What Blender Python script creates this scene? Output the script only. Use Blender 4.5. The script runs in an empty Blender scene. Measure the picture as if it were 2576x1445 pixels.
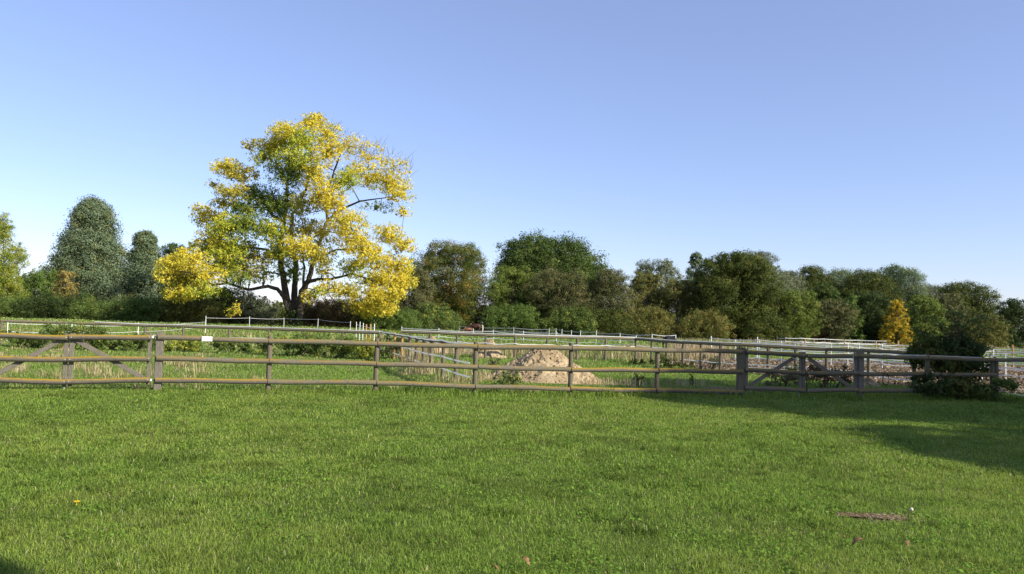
import bpy, math, random
import numpy as np
from mathutils import Vector, Matrix

R = math.radians
rnd = random.Random(7)
rng = np.random.default_rng(11)
S = bpy.context.scene
COL = S.collection

# ------------------------------------------------------------------ camera
CAM_H = 1.70
PITCH, ROLL, LENS = R(2.69), R(1.70), 27.57
cam_d = bpy.data.cameras.new('camera'); cam_d.lens = LENS; cam_d.sensor_width = 36
cam_d.clip_start = 0.1; cam_d.clip_end = 6000
cam = bpy.data.objects.new('camera', cam_d); COL.objects.link(cam)
CM = Matrix.Rotation(math.pi / 2 + PITCH, 4, 'X') @ Matrix.Rotation(ROLL, 4, 'Z')
cam.matrix_world = Matrix.Translation((0, 0, CAM_H)) @ CM
S.camera = cam

# ------------------------------------------------------------------ light
SUN_EL, SUN_AZ = R(29), R(122)           # azimuth clockwise from +Y
sdir = Vector((math.sin(SUN_AZ) * math.cos(SUN_EL), math.cos(SUN_AZ) * math.cos(SUN_EL), math.sin(SUN_EL)))
sun_d = bpy.data.lights.new('sun', 'SUN'); sun_d.energy = 5.0; sun_d.angle = R(0.53)
sun_d.color = (1.0, 0.94, 0.82)
sun = bpy.data.objects.new('sun', sun_d); COL.objects.link(sun)
sun.rotation_euler = sdir.to_track_quat('Z', 'Y').to_euler()
W = bpy.data.worlds.new('World'); S.world = W; W.use_nodes = True
wn = W.node_tree.nodes; wl = W.node_tree.links; wn.clear()
sky = wn.new('ShaderNodeTexSky'); sky.sky_type = 'NISHITA'; sky.sun_disc = False
sky.sun_elevation = SUN_EL; sky.sun_rotation = SUN_AZ
sky.altitude = 100; sky.air_density = 1.0; sky.dust_density = 0.35; sky.ozone_density = 3.0
tint = wn.new('ShaderNodeMix'); tint.data_type = 'RGBA'; tint.blend_type = 'MULTIPLY'
tint.inputs['Factor'].default_value = 1.0; tint.inputs[7].default_value = (1.02, 0.95, 1.15, 1)
bg = wn.new('ShaderNodeBackground'); bg.inputs['Strength'].default_value = 0.104
wo = wn.new('ShaderNodeOutputWorld')
wl.new(sky.outputs[0], tint.inputs[6]); hz = wn.new('ShaderNodeMix'); hz.data_type = 'RGBA'; hz.inputs[0].default_value = .15; hz.inputs[7].default_value = (5.2, 6.0, 7.6, 1)
wl.new(tint.outputs[2], hz.inputs[6]); wl.new(hz.outputs[2], bg.inputs[0]); wl.new(bg.outputs[0], wo.inputs[0])
S.view_settings.view_transform = 'Standard'; S.view_settings.look = 'None'
S.view_settings.exposure = 0.68; S.view_settings.gamma = 1.0
S.cycles.max_bounces = 6; S.cycles.transparent_max_bounces = 6
S.cycles.use_denoising = True
S.cycles.use_adaptive_sampling = True

# ------------------------------------------------------------------ geometry of the view (photo measured in a 2576 px wide frame)
FPX = LENS / 36 * 2576
def ray(px, py):
    d = CM.to_3x3() @ Vector(((px - 1288) / FPX, (722.5 - py) / FPX, -1.0))
    return d
def at_d(px, py, Y):
    d = ray(px, py); return Vector((0, 0, CAM_H)) + d * (Y / d.y)
def at_h(px, py, z=0.0):
    d = ray(px, py); return Vector((0, 0, CAM_H)) + d * ((z - CAM_H) / d.z)
FA, FB = 18.85, 0.225                     # the line the near fence stands on: Y = FA + FB*X
def on_f(px, py, off=0.0):
    d = ray(px, py); k = (FA + off) / (d.y - FB * d.x)
    return Vector((0, 0, CAM_H)) + d * k
FDIR = Vector((1, FB, 0)).normalized(); FN = Vector((FB, -1, 0)).normalized()   # along the fence / towards the camera

def ss(a, b, x):
    t = np.clip((x - a) / (b - a), 0, 1); return t * t * (3 - 2 * t)
_vn = {}
def vnoise(x, y, scale, seed=0):
    x = np.asarray(x, float) / scale; y = np.asarray(y, float) / scale
    if seed not in _vn: _vn[seed] = np.random.default_rng(seed + 99).random((256, 256))
    g = _vn[seed]; xi = np.floor(x).astype(int); yi = np.floor(y).astype(int)
    fx = x - xi; fy = y - yi; fx = fx * fx * (3 - 2 * fx); fy = fy * fy * (3 - 2 * fy)
    a = g[xi % 256, yi % 256]; b = g[(xi + 1) % 256, yi % 256]; c = g[xi % 256, (yi + 1) % 256]; d = g[(xi + 1) % 256, (yi + 1) % 256]
    return (a * (1 - fx) + b * fx) * (1 - fy) + (c * (1 - fx) + d * fx) * fy
_v3 = np.random.default_rng(1234).random((64, 64, 64))
def vnoise3(p, scale):
    q = p / scale; i = np.floor(q).astype(int); f = q - i; f = f * f * (3 - 2 * f); o = 0
    for dx_ in (0, 1):
        for dy_ in (0, 1):
            for dz_ in (0, 1):
                wgt = (f[:, 0] if dx_ else 1 - f[:, 0]) * (f[:, 1] if dy_ else 1 - f[:, 1]) * (f[:, 2] if dz_ else 1 - f[:, 2])
                o = o + wgt * _v3[(i[:, 0] + dx_) % 64, (i[:, 1] + dy_) % 64, (i[:, 2] + dz_) % 64]
    return o
def H(x, y):
    x = np.asarray(x, float); y = np.asarray(y, float)
    h = 0.5 * ss(45, 85, y) * ss(8, 20, -x)
    h = h + 0.05 * (vnoise(x, y, 1.7, 1) - .5) * ss(3, 8, y) + 0.05 * (vnoise(x, y, 4.3, 2) - .5)
    return h
def Hf(x, y): return float(H(x, y))
def hfence(x): return FA + FB * x

# ------------------------------------------------------------------ mesh helpers
def tag(o, label=None, cat=None, group=None, kind=None):
    if label: o['label'] = label
    if cat: o['category'] = cat
    if group: o['group'] = group
    if kind: o['kind'] = kind
    return o
def thing(name, label, cat, loc, group=None):
    o = bpy.data.objects.new(name, None); COL.objects.link(o); o.location = loc
    o.empty_display_size = 0.3
    return tag(o, label, cat, group)
def root_loc(o):
    v = Vector((0, 0, 0))
    while o is not None: v += o.location; o = o.parent
    return v
def link(name, me, mat, parent, origin):
    o = bpy.data.objects.new(name, me); COL.objects.link(o)
    if mat: me.materials.append(mat)
    if parent is not None: o.parent = parent
    elif origin is not None: o.location = origin
    return o
class MB:
    def __init__(s): s.v = []; s.f = []
    def add(s, v, f):
        n = len(s.v); s.v += [tuple(p) for p in v]; s.f += [tuple(i + n for i in q) for q in f]
    def sweep(s, pts, prof, scales=None, up=None, caps=True, jit=0.0):
        pts = [Vector(p) for p in pts]; n = len(prof); V = []; F = []
        side = None
        for i, p in enumerate(pts):
            d = (pts[min(i + 1, len(pts) - 1)] - pts[max(i - 1, 0)]).normalized()
            if up is not None:
                a = d.cross(Vector(up)); a = a.normalized() if a.length > 1e-5 else Vector((1, 0, 0))
            else:
                if side is None:
                    side = d.orthogonal().normalized()
                side = (side - d * side.dot(d)); side = side.normalized() if side.length > 1e-6 else d.orthogonal().normalized()
                a = side
            b = a.cross(d).normalized()
            sc = scales[i] if scales else 1.0
            for (u, w) in prof:
                j = 1 + (rnd.uniform(-jit, jit) if jit else 0)
                V.append(p + a * (u * sc * j) + b * (w * sc * j))
        for i in range(len(pts) - 1):
            for k in range(n):
                F.append((i * n + k, i * n + (k + 1) % n, (i + 1) * n + (k + 1) % n, (i + 1) * n + k))
        if caps:
            F.append(tuple(reversed(range(n)))); F.append(tuple((len(pts) - 1) * n + k for k in range(n)))
        s.add(V, F)
    def tube(s, pts, radii, n=8, jit=0.0, caps=True):
        prof = [(math.cos(2 * math.pi * k / n), math.sin(2 * math.pi * k / n)) for k in range(n)]
        if not isinstance(radii, (list, tuple)): radii = [radii] * len(pts)
        s.sweep(pts, prof, list(radii), None, caps, jit)
    def beam(s, p0, p1, w, t, up=(0, 0, 1), c=0.006, seg=1, jit=0.0):
        # w along "up" normal plane's b axis, t along a axis
        a, b = t / 2, w / 2
        prof = [(-a, -b + c), (-a + c, -b), (a - c, -b), (a, -b + c), (a, b - c), (a - c, b), (-a + c, b), (-a, b - c)]
        p0 = Vector(p0); p1 = Vector(p1)
        pts = [p0.lerp(p1, i / seg) for i in range(seg + 1)]
        s.sweep(pts, prof, None, up, True, jit)
    def build(s, name, mat, parent=None, origin=None, smooth=False):
        off = root_loc(parent) if parent is not None else (Vector(origin) if origin is not None else Vector((0, 0, 0)))
        me = bpy.data.meshes.new(name)
        me.from_pydata([tuple(Vector(p) - off) for p in s.v], [], s.f)
        if smooth: me.polygons.foreach_set('use_smooth', [True] * len(me.polygons))
        me.update()
        return link(name, me, mat, parent, origin)
def big_mesh(name, V, F, col=None, mat=None, parent=None, origin=None, tris=None):
    """V (n,3); F (m,4) quads and tris (k,3); col (n,3) colour per vertex."""
    off = root_loc(parent) if parent is not None else (Vector(origin) if origin is not None else Vector((0, 0, 0)))
    V = np.asarray(V, np.float32) - np.array(off, np.float32)
    me = bpy.data.meshes.new(name)
    me.vertices.add(len(V)); me.vertices.foreach_set('co', V.ravel())
    idx = np.asarray(F, np.int32).reshape(-1); nq = len(idx) // 4
    starts = np.arange(nq, dtype=np.int32) * 4
    if tris is not None:
        ti = np.asarray(tris, np.int32).reshape(-1)
        starts = np.concatenate([starts, nq * 4 + np.arange(len(ti) // 3, dtype=np.int32) * 3])
        idx = np.concatenate([idx, ti])
    me.loops.add(len(idx)); me.loops.foreach_set('vertex_index', idx)
    me.polygons.add(len(starts)); me.polygons.foreach_set('loop_start', starts)
    if col is not None:
        ca = me.color_attributes.new('Col', 'FLOAT_COLOR', 'POINT')
        c4 = np.ones((len(V), 4), np.float32); c4[:, :3] = col
        ca.data.foreach_set('color', c4.ravel())
    me.update(calc_edges=True)
    return link(name, me, mat, parent, origin)

# ------------------------------------------------------------------ materials
def new_mat(name):
    m = bpy.data.materials.new(name); m.use_nodes = True
    nt = m.node_tree; b = nt.nodes['Principled BSDF']
    return m, nt, b
def noise(nt, scale, detail=4, rough=.6, vec=None, dist=0.0):
    n = nt.nodes.new('ShaderNodeTexNoise'); n.inputs['Scale'].default_value = scale
    n.inputs['Detail'].default_value = detail; n.inputs['Roughness'].default_value = rough; n.inputs['Distortion'].default_value = dist
    if vec is not None: nt.links.new(vec, n.inputs['Vector'])
    return n.outputs['Fac']
def ramp(nt, fac, stops):
    r = nt.nodes.new('ShaderNodeValToRGB'); e = r.color_ramp.elements
    while len(e) < len(stops): e.new(0.5)
    for i, (p, c) in enumerate(stops):
        e[i].position = p; e[i].color = (*c, 1) if len(c) == 3 else c
    nt.links.new(fac, r.inputs[0]); return r.outputs[0]
def mixc(nt, fac, a, b, mode='MIX'):
    m = nt.nodes.new('ShaderNodeMix'); m.data_type = 'RGBA'; m.blend_type = mode
    for sock, v in ((m.inputs[0], fac), (m.inputs[6], a), (m.inputs[7], b)):
        if hasattr(v, 'is_linked'): nt.links.new(v, sock)
        else: sock.default_value = v if not isinstance(v, tuple) else (*v, 1)
    return m.outputs[2]
def math_n(nt, op, a, b=0.0):
    m = nt.nodes.new('ShaderNodeMath'); m.operation = op; m.use_clamp = (op in ('MULTIPLY', 'ADD', 'SUBTRACT'))
    for s_, v in ((m.inputs[0], a), (m.inputs[1], b)):
        if hasattr(v, 'is_linked'): nt.links.new(v, s_)
        else: s_.default_value = v
    return m.outputs[0]
def coords(nt, scale=(1, 1, 1)):
    t = nt.nodes.new('ShaderNodeTexCoord'); mp = nt.nodes.new('ShaderNodeMapping')
    mp.inputs['Scale'].default_value = scale; nt.links.new(t.outputs['Object'], mp.inputs[0]); return mp.outputs[0]
def bump(nt, b, h, strength=.4, dist=.01):
    n = nt.nodes.new('ShaderNodeBump'); n.inputs['Strength'].default_value = strength; n.inputs['Distance'].default_value = dist
    nt.links.new(h, n.inputs['Height']); nt.links.new(n.outputs[0], b.inputs['Normal'])

def leaf_mat(name, transl=.35, rough=.6, spec=.12):
    m, nt, b = new_mat(name)
    a = nt.nodes.new('ShaderNodeAttribute'); a.attribute_name = 'Col'
    nt.links.new(a.outputs['Color'], b.inputs['Base Color'])
    b.inputs['Roughness'].default_value = rough; b.inputs['Specular IOR Level'].default_value = spec
    t = nt.nodes.new('ShaderNodeBsdfTranslucent'); nt.links.new(a.outputs['Color'], t.inputs['Color'])
    mx = nt.nodes.new('ShaderNodeMixShader'); mx.inputs[0].default_value = transl
    nt.links.new(b.outputs[0], mx.inputs[1]); nt.links.new(t.outputs[0], mx.inputs[2])
    nt.links.new(mx.outputs[0], nt.nodes['Material Output'].inputs[0])
    return m
M = {}
M['leaf'] = leaf_mat('leaf'); M['grass'] = leaf_mat('grass_blade', .35, .75, .06)
M['straw'] = leaf_mat('straw', .2, .7, .15)

def wood_mat(name, grain, base, dark, lich, amount, topbias):
    m, nt, b = new_mat(name)
    v = coords(nt, grain)
    g = noise(nt, 9, 6, .7, v); g2 = noise(nt, 34, 3, .6, v)
    c = ramp(nt, g, [(.3, dark), (.5, base), (.72, tuple(min(1, x * 1.35) for x in base))])
    c = mixc(nt, math_n(nt, 'MULTIPLY', ramp(nt, g2, [(.55, (0, 0, 0)), (.7, (1, 1, 1))]), .5), c, tuple(x * .45 for x in dark))
    v2 = coords(nt, (1, 1, 1))
    patch = ramp(nt, noise(nt, 2.1, 5, .75, v2), [(.5 - amount * .26, (0, 0, 0)), (.64 - amount * .2, (1, 1, 1))])
    geo = nt.nodes.new('ShaderNodeNewGeometry'); sx = nt.nodes.new('ShaderNodeSeparateXYZ'); nt.links.new(geo.outputs['Normal'], sx.inputs[0])
    top = nt.nodes.new('ShaderNodeMapRange'); top.inputs[1].default_value = .15 - topbias; top.inputs[2].default_value = .75 - topbias
    nt.links.new(sx.outputs['Z'], top.inputs[0])
    fac = math_n(nt, 'MULTIPLY', patch, top.outputs[0])
    c = mixc(nt, fac, c, lich)
    wht = ramp(nt, noise(nt, 26, 3, .7, coords(nt, (.6, 1, 1))), [(.66, (0, 0, 0)), (.72, (1, 1, 1))])
    c = mixc(nt, math_n(nt, 'MULTIPLY', wht, .45), c, (.34, .33, .27))
    nt.links.new(c, b.inputs['Base Color']); b.inputs['Roughness'].default_value = .9; b.inputs['Specular IOR Level'].default_value = .15
    bump(nt, b, g, .6, .012)
    return m
M['rail'] = wood_mat('weathered_rail', (.5, 9, 9), (.16, .142, .1), (.075, .067, .048), (.22, .15, .035), .35, .1)
M['rail_lichen'] = wood_mat('lichen_rail', (.5, 9, 9), (.13, .115, .09), (.06, .052, .042), (.3, .19, .022), .85, -.05)
M['post'] = wood_mat('weathered_post', (9, 9, .5), (.142, .12, .08), (.07, .06, .042), (.17, .13, .045), .1, 0)
M['board'] = wood_mat('gate_board', (7, 7, 1.2), (.168, .147, .115), (.095, .083, .066), (.22, .15, .04), .1, 0)
M['newpost'] = wood_mat('fresh_post', (9, 9, .5), (.42, .25, .1), (.28, .16, .06), (.3, .2, .08), 0, 0)
def plain(name, c, rough=.6, spec=.3, nz=12, amp=.25):
    m, nt, b = new_mat(name)
    f = noise(nt, nz, 4, .6, coords(nt))
    k = ramp(nt, f, [(.3, tuple(x * (1 - amp) for x in c)), (.7, tuple(min(1, x * (1 + amp * .5)) for x in c))])
    nt.links.new(k, b.inputs['Base Color']); b.inputs['Roughness'].default_value = rough; b.inputs['Specular IOR Level'].default_value = spec
    return m
M['tape'] = plain('white_tape', (.8, .8, .77), .5, .2, 3, .18)
_nt = M['tape'].node_tree; _t = _nt.nodes.new('ShaderNodeBsdfTranslucent'); _t.inputs[0].default_value = (.85, .85, .8, 1); _m = _nt.nodes.new('ShaderNodeMixShader'); _m.inputs[0].default_value = .45
_nt.links.new(_nt.nodes['Principled BSDF'].outputs[0], _m.inputs[1]); _nt.links.new(_t.outputs[0], _m.inputs[2]); _nt.links.new(_m.outputs[0], _nt.nodes['Material Output'].inputs[0])
M['wire'] = plain('pale_rope', (.62, .62, .6), .6, .3, 4, .2)
M['white'] = plain('white_plastic', (.82, .81, .76), .4, .4, 30, .06)
M['black'] = plain('black_rubber', (.012, .012, .013), .5, .4, 20, .3)
M['steel'] = plain('galvanised_steel', (.5, .5, .5), .4, .5, 40, .15)
M['bark'] = plain('bark', (.085, .07, .052), .95, .1, 5, .5)
M['bark_dark'] = plain('dark_bark', (.05, .042, .034), .95, .1, 5, .5)
M['bark_pale'] = plain('pale_bark', (.2, .18, .14), .95, .1, 3, .4)
M['coat_brown'] = plain('brown_coat', (.05, .022, .013), .55, .3, 6, .3)
M['coat_chestnut'] = plain('chestnut_coat', (.13, .056, .026), .55, .3, 6, .3)
M['coat_black'] = plain('black_coat', (.004, .004, .004), .6, .15, 6, .3)
M['flaxen'] = plain('flaxen_hair', (.62, .54, .4), .7, .2, 10, .2)
M['deadleaf'] = plain('dead_leaf', (.22, .13, .055), .7, .2, 30, .4)
M['mushroom'] = plain('pale_cap', (.65, .55, .45), .5, .3, 50, .2)
M['dandelion'] = plain('yellow_petals', (.7, .48, .02), .6, .2, 50, .2)

def ground_mat():
    m, nt, b = new_mat('meadow_soil')
    v = coords(nt)
    n1 = noise(nt, .12, 5, .6, v); n2 = noise(nt, 1.1, 5, .65, v); n3 = noise(nt, 9, 4, .7, v)
    c = ramp(nt, n2, [(.3, (.05, .09, .02)), (.5, (.085, .13, .03)), (.68, (.17, .17, .06))])
    c = mixc(nt, ramp(nt, n1, [(.45, (0, 0, 0)), (.65, (1, 1, 1))]), c, (.14, .15, .05))
    c = mixc(nt, ramp(nt, n3, [(.3, (.5, .5, .5)), (.7, (1.3, 1.3, 1.3))]), (0, 0, 0), c) if False else mixc(nt, .6, c, ramp(nt, n3, [(.3, (.35, .35, .35)), (.7, (1, 1, 1))]), 'MULTIPLY')
    nt.links.new(c, b.inputs['Base Color']); b.inputs['Roughness'].default_value = 1; b.inputs['Specular IOR Level'].default_value = .05
    bump(nt, b, n3, .8, .04)
    return m
def dirt_mat(name, a, bcol, sc, d=.02):
    m, nt, b = new_mat(name); v = coords(nt)
    damp = ramp(nt, noise(nt, sc * .45, 4, .7, v), [(.42, (.55, .52, .5)), (.58, (1, 1, 1))])
    n = noise(nt, sc, 6, .75, v); n2 = noise(nt, sc * 5, 4, .7, v)
    c = ramp(nt, n, [(.3, a), (.7, bcol)])
    c = mixc(nt, .5, c, ramp(nt, n2, [(.3, (.45, .42, .4)), (.65, (1, 1, 1))]), 'MULTIPLY')
    c = mixc(nt, .6, c, damp, 'MULTIPLY')
    nt.links.new(c, b.inputs['Base Color']); b.inputs['Roughness'].default_value = 1; b.inputs['Specular IOR Level'].default_value = .05
    bump(nt, b, n, 1.0, d)
    return m
M['ground'] = ground_mat()
M['chips'] = dirt_mat('wood_chips', (.12, .085, .052), (.28, .21, .13), 7, .05)
M['sand'] = dirt_mat('loam_sand', (.32, .235, .13), (.52, .41, .25), 3.2, .03)
M['soil'] = dirt_mat('bare_soil', (.15, .095, .055), (.33, .225, .13), 14, .02)

# ------------------------------------------------------------------ ground
def grid_axis(lo, hi, fine_lo, fine_hi, step, grow=1.18):
    a = list(np.arange(fine_lo, fine_hi, step)); s = step
    while a[-1] < hi: s *= grow; a.append(a[-1] + s)
    s = step; b = [fine_lo]
    while b[-1] > lo: s *= grow; b.append(b[-1] - s)
    return np.array(sorted(b[1:]) + a)
gx = grid_axis(-3000, 3000, -22, 22, .45); gy = grid_axis(-400, 4000, 0, 55, .45)
GX, GY = np.meshgrid(gx, gy)
V = np.stack([GX, GY, H(GX, GY)], -1).reshape(-1, 3)
nx, ny = len(gx), len(gy); I = np.arange(nx * ny).reshape(ny, nx)
F = np.stack([I[:-1, :-1], I[:-1, 1:], I[1:, 1:], I[1:, :-1]], -1).reshape(-1, 4)
g = big_mesh('ground', V, F, None, M['ground']); tag(g, kind='structure')
g.data.polygons.foreach_set('use_smooth', [True] * len(g.data.polygons))

def patch(name, poly, mat, lift, step=.4, wob=.5, **kw):
    """a thin irregular sheet draped on the ground inside a polygon."""
    P = np.array(poly); x0, y0 = P.min(0); x1, y1 = P.max(0)
    xs = np.arange(x0 - 1, x1 + 1, step); ys = np.arange(y0 - 1, y1 + 1, step)
    X, Y = np.meshgrid(xs, ys)
    Xw = X + wob * 2 * (vnoise(X, Y, 1.3, 31) - .5); Yw = Y + wob * 2 * (vnoise(X, Y, 1.5, 32) - .5)
    ins = np.zeros(X.shape, bool); n = len(P)
    for i in range(n):
        xa, ya = P[i]; xb, yb = P[(i + 1) % n]
        if ya == yb: continue
        c = ((ya > Yw) != (yb > Yw)) & (Xw < (xb - xa) * (Yw - ya) / (yb - ya) + xa)
        ins ^= c
    Z = H(X, Y) + lift
    I = np.arange(X.size).reshape(X.shape)
    k = ins[:-1, :-1] & ins[1:, 1:] & ins[:-1, 1:] & ins[1:, :-1]
    F = np.stack([I[:-1, :-1][k], I[:-1, 1:][k], I[1:, 1:][k], I[1:, :-1][k]], -1)
    V = np.stack([X, Y, Z], -1).reshape(-1, 3)
    u, inv = np.unique(F, return_inverse=True)
    return big_mesh(name, V[u], inv.reshape(-1, 4), None, mat)
CHIPS = [(7.2, 37), (9, 32), (11.5, 27.3), (14, 24.6), (20, 23.8), (60, 25), (60, 48), (20, 48), (9, 45)]
tag(patch('wood_chip_paddock', CHIPS, M['chips'], .03), kind='structure')
SAND = [(-5.4, 41), (-1, 41.5), (.2, 44), (-.6, 50), (-5.5, 50)]
tag(patch('sandy_track', SAND, M['sand'], .035), kind='structure')
TRACK = [(5.2, 21.6), (7.2, 21.5), (7.4, 23.4), (5.9, 23.9)]
tag(patch('worn_path', TRACK, M['soil'], .03, .15, .25), kind='structure')

# ------------------------------------------------------------------ grass
def blades(x, y, L, wd, lean, col, seed, tip=1.25, z=None):
    r = np.random.default_rng(seed); n = len(x)
    if z is None: z = H(x, y)
    az = r.uniform(0, 2 * np.pi, n); face = r.uniform(0, 2 * np.pi, n)
    d = np.stack([np.cos(az), np.sin(az)], 1); s = np.stack([np.cos(face), np.sin(face)], 1)
    base = np.stack([x, y, z - .005], 1)
    mid = base.copy(); mid[:, :2] += d * (L * lean * .35)[:, None]; mid[:, 2] += L * np.sqrt(np.clip(1 - (lean * .6) ** 2, .05, 1)) * .6
    tp = base.copy(); tp[:, :2] += d * (L * lean)[:, None]; tp[:, 2] += L * np.clip(1 - lean * .75, .12, 1)
    w = (wd / 2)[:, None] * np.concatenate([s, np.zeros((n, 1))], 1)
    V = np.stack([base - w, base + w, mid + w * .8, mid - w * .8, tp], 1)
    i = np.arange(n)[:, None] * 5
    Q = i + np.array([[0, 1, 2, 3]]); T = i + np.array([[3, 2, 4]])
    c = np.repeat(col[:, None, :], 5, 1)
    c[:, 4] *= tip
    return V.reshape(-1, 3), Q, T, c.reshape(-1, 3)
def pick(pal, n, r, wts=None, jit=.18):
    pal = np.array(pal, float); i = r.choice(len(pal), n, p=wts)
    return pal[i] * (1 + r.uniform(-jit, jit, (n, 1))) * (1 + r.uniform(-.06, .06, (n, 3)))
DIRT = at_h(2215, 1308)                      # bare spot in the lawn
DIRT2 = (DIRT.x, DIRT.y)
def lawn():
    Vs, Qs, Ts, Cs = [], [], [], []; off = 0
    bands = [(3.6, 6.5, 6800, .0035), (6.5, 9.5, 4200, .0046), (9.5, 13.5, 2400, .0062), (13.5, 18, 1500, .008), (18, 24.5, 900, .010)]
    for bi, (y0, y1, den, wd) in enumerate(bands):
        r = np.random.default_rng(50 + bi)
        half = .72 * y1 + 1.2
        n = int(den * (y1 - y0) * 2 * half)
        y = r.uniform(y0, y1, n); x = r.uniform(-half, half, n)
        k = (np.abs(x) < .72 * y + 1.2) & (y < hfence(x) + .25)
        x, y = x[k], y[k]
        # bare spot
        dd = np.hypot((x - DIRT2[0]) / .4, (y - DIRT2[1]) / .21) + 1.1 * (vnoise(x, y, .1, 77) - .5)
        k = dd > 1 - .0; keep = k | (r.random(len(x)) < .05 + .35 * ss(.45, 1, dd)); x, y = x[keep], y[keep]
        n = len(x)
        pa = vnoise(x, y, .9, 3) * .6 + vnoise(x, y, .3, 4) * .4; pb = vnoise(x, y, 2.6, 5); cl = vnoise(x, y, .16, 6)
        L = (.035 + .045 * r.random(n)) * (.65 + .7 * pa)
        fd = hfence(x) - y
        tall = ss(.9, .1, fd) * ss(-8.5, -2, x)
        L = L + tall * r.random(n) * .16
        tuft = (cl > .8); L[tuft] *= 1.75
        lean = r.uniform(.3, 1.25, n); lean[tall > .4] *= .55
        col = pick([(.182, .282, .04), (.242, .348, .055), (.315, .41, .08), (.107, .188, .029)], n, r, [.32, .34, .16, .18])
        lush = ss(.5, .75, vnoise(x, y, .55, 8))[:, None]
        col = col * (1 - .22 * lush)
        dry = ss(.42, .72, pb * .55 + vnoise(x, y, .45, 9) * .45)[:, None]
        col = col * (1 - dry * .4) + np.array([.31, .38, .065]) * dry * .4
        st = r.random(n) < (.03 + .04 * dry[:, 0]); col[st] = pick([(.42, .40, .17), (.34, .34, .12), (.5, .48, .26)], st.sum(), r)
        col = col * (1 - .1 * tall[:, None])
        w = wd * r.uniform(.7, 1.35, n); w[tuft] *= 1.2; col[tuft] *= .84
        V, Q, T, C = blades(x, y, L, w, lean, col, 200 + bi)
        Vs.append(V); Qs.append(Q + off); Ts.append(T + off); Cs.append(C); off += len(V)
    r = np.random.default_rng(92)            # scattered bits of dead leaf and straw
    n = 450; y = 3.8 + (r.random(n) ** 1.3) * 14; x = r.uniform(-1, 1, n) * (.7 * y + 1); a = r.uniform(0, 6.28, n)
    l = r.uniform(.005, .018, n); w2 = l * r.uniform(.15, .5, n); c = np.stack([x, y, H(x, y) + r.uniform(.03, .06, n)], 1)
    u = np.stack([np.cos(a) * l, np.sin(a) * l, r.normal(0, .4, n) * l], 1); v = np.stack([-np.sin(a) * w2, np.cos(a) * w2, r.normal(0, .4, n) * w2], 1)
    Vs.append(np.stack([c - u, c + v, c + u, c - v], 1).reshape(-1, 3)); Qs.append(np.arange(4 * n).reshape(-1, 4) + off); off += 4 * n
    Cs.append(np.repeat(pick([(.34, .22, .1), (.46, .4, .22), (.2, .13, .06)], n, r)[:, None], 4, 1).reshape(-1, 3))
    # clover and broad weeds: small round leaves
    r = np.random.default_rng(91)
    n = 60000; y = 3.6 + (r.random(n) ** 1.5) * 12; x = r.uniform(-1, 1, n) * (.72 * y + 1)
    k = (vnoise(x, y, .5, 12) > .66); x, y = x[k], y[k]; n = len(x)
    s = r.uniform(.006, .014, n) * (1 + y * .03); z = H(x, y) + r.uniform(.02, .055, n)
    a = r.uniform(0, 6.28, n); tx = r.normal(0, .35, n); ty = r.normal(0, .35, n)
    V = np.zeros((n, 4, 3))
    for j in range(4):
        cx = np.cos(a + j * np.pi / 2) * s; cy = np.sin(a + j * np.pi / 2) * s
        V[:, j, 0] = x + cx; V[:, j, 1] = y + cy; V[:, j, 2] = z + cx * tx + cy * ty
    C = np.repeat(pick([(.12, .22, .03), (.17, .29, .04)], n, r)[:, None], 4, 1)
    Vs.append(V.reshape(-1, 3)); Qs.append(np.arange(4 * n).reshape(-1, 4) + off); Cs.append(C.reshape(-1, 3))
    o = big_mesh('lawn_grass', np.concatenate(Vs), np.concatenate(Qs), np.concatenate(Cs), M['grass'], tris=np.concatenate(Ts))
    tag(o, kind='stuff')
lawn()
def in_chips(x, y):
    P = CHIPS; ins = np.zeros(len(x), bool)
    for i in range(len(P)):
        xa, ya = P[i]; xb, yb = P[(i + 1) % len(P)]
        if ya == yb: continue
        ins ^= ((ya > y) != (yb > y)) & (x < (xb - xa) * (y - ya) / (yb - ya) + xa)
    return ins
HEAPS = []
def heap_mask(x, y):
    m = np.zeros(len(x), bool)
    for (cx, cy, rx, ry) in HEAPS: m |= np.hypot((x - cx) / rx, (y - cy) / ry) < .82
    return m
HC = at_h(1368, 967); HC = Vector((HC.x + .05, HC.y + 1.25, 0))
HEAPS.append((HC.x, HC.y, 1.95, 1.55))
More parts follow.
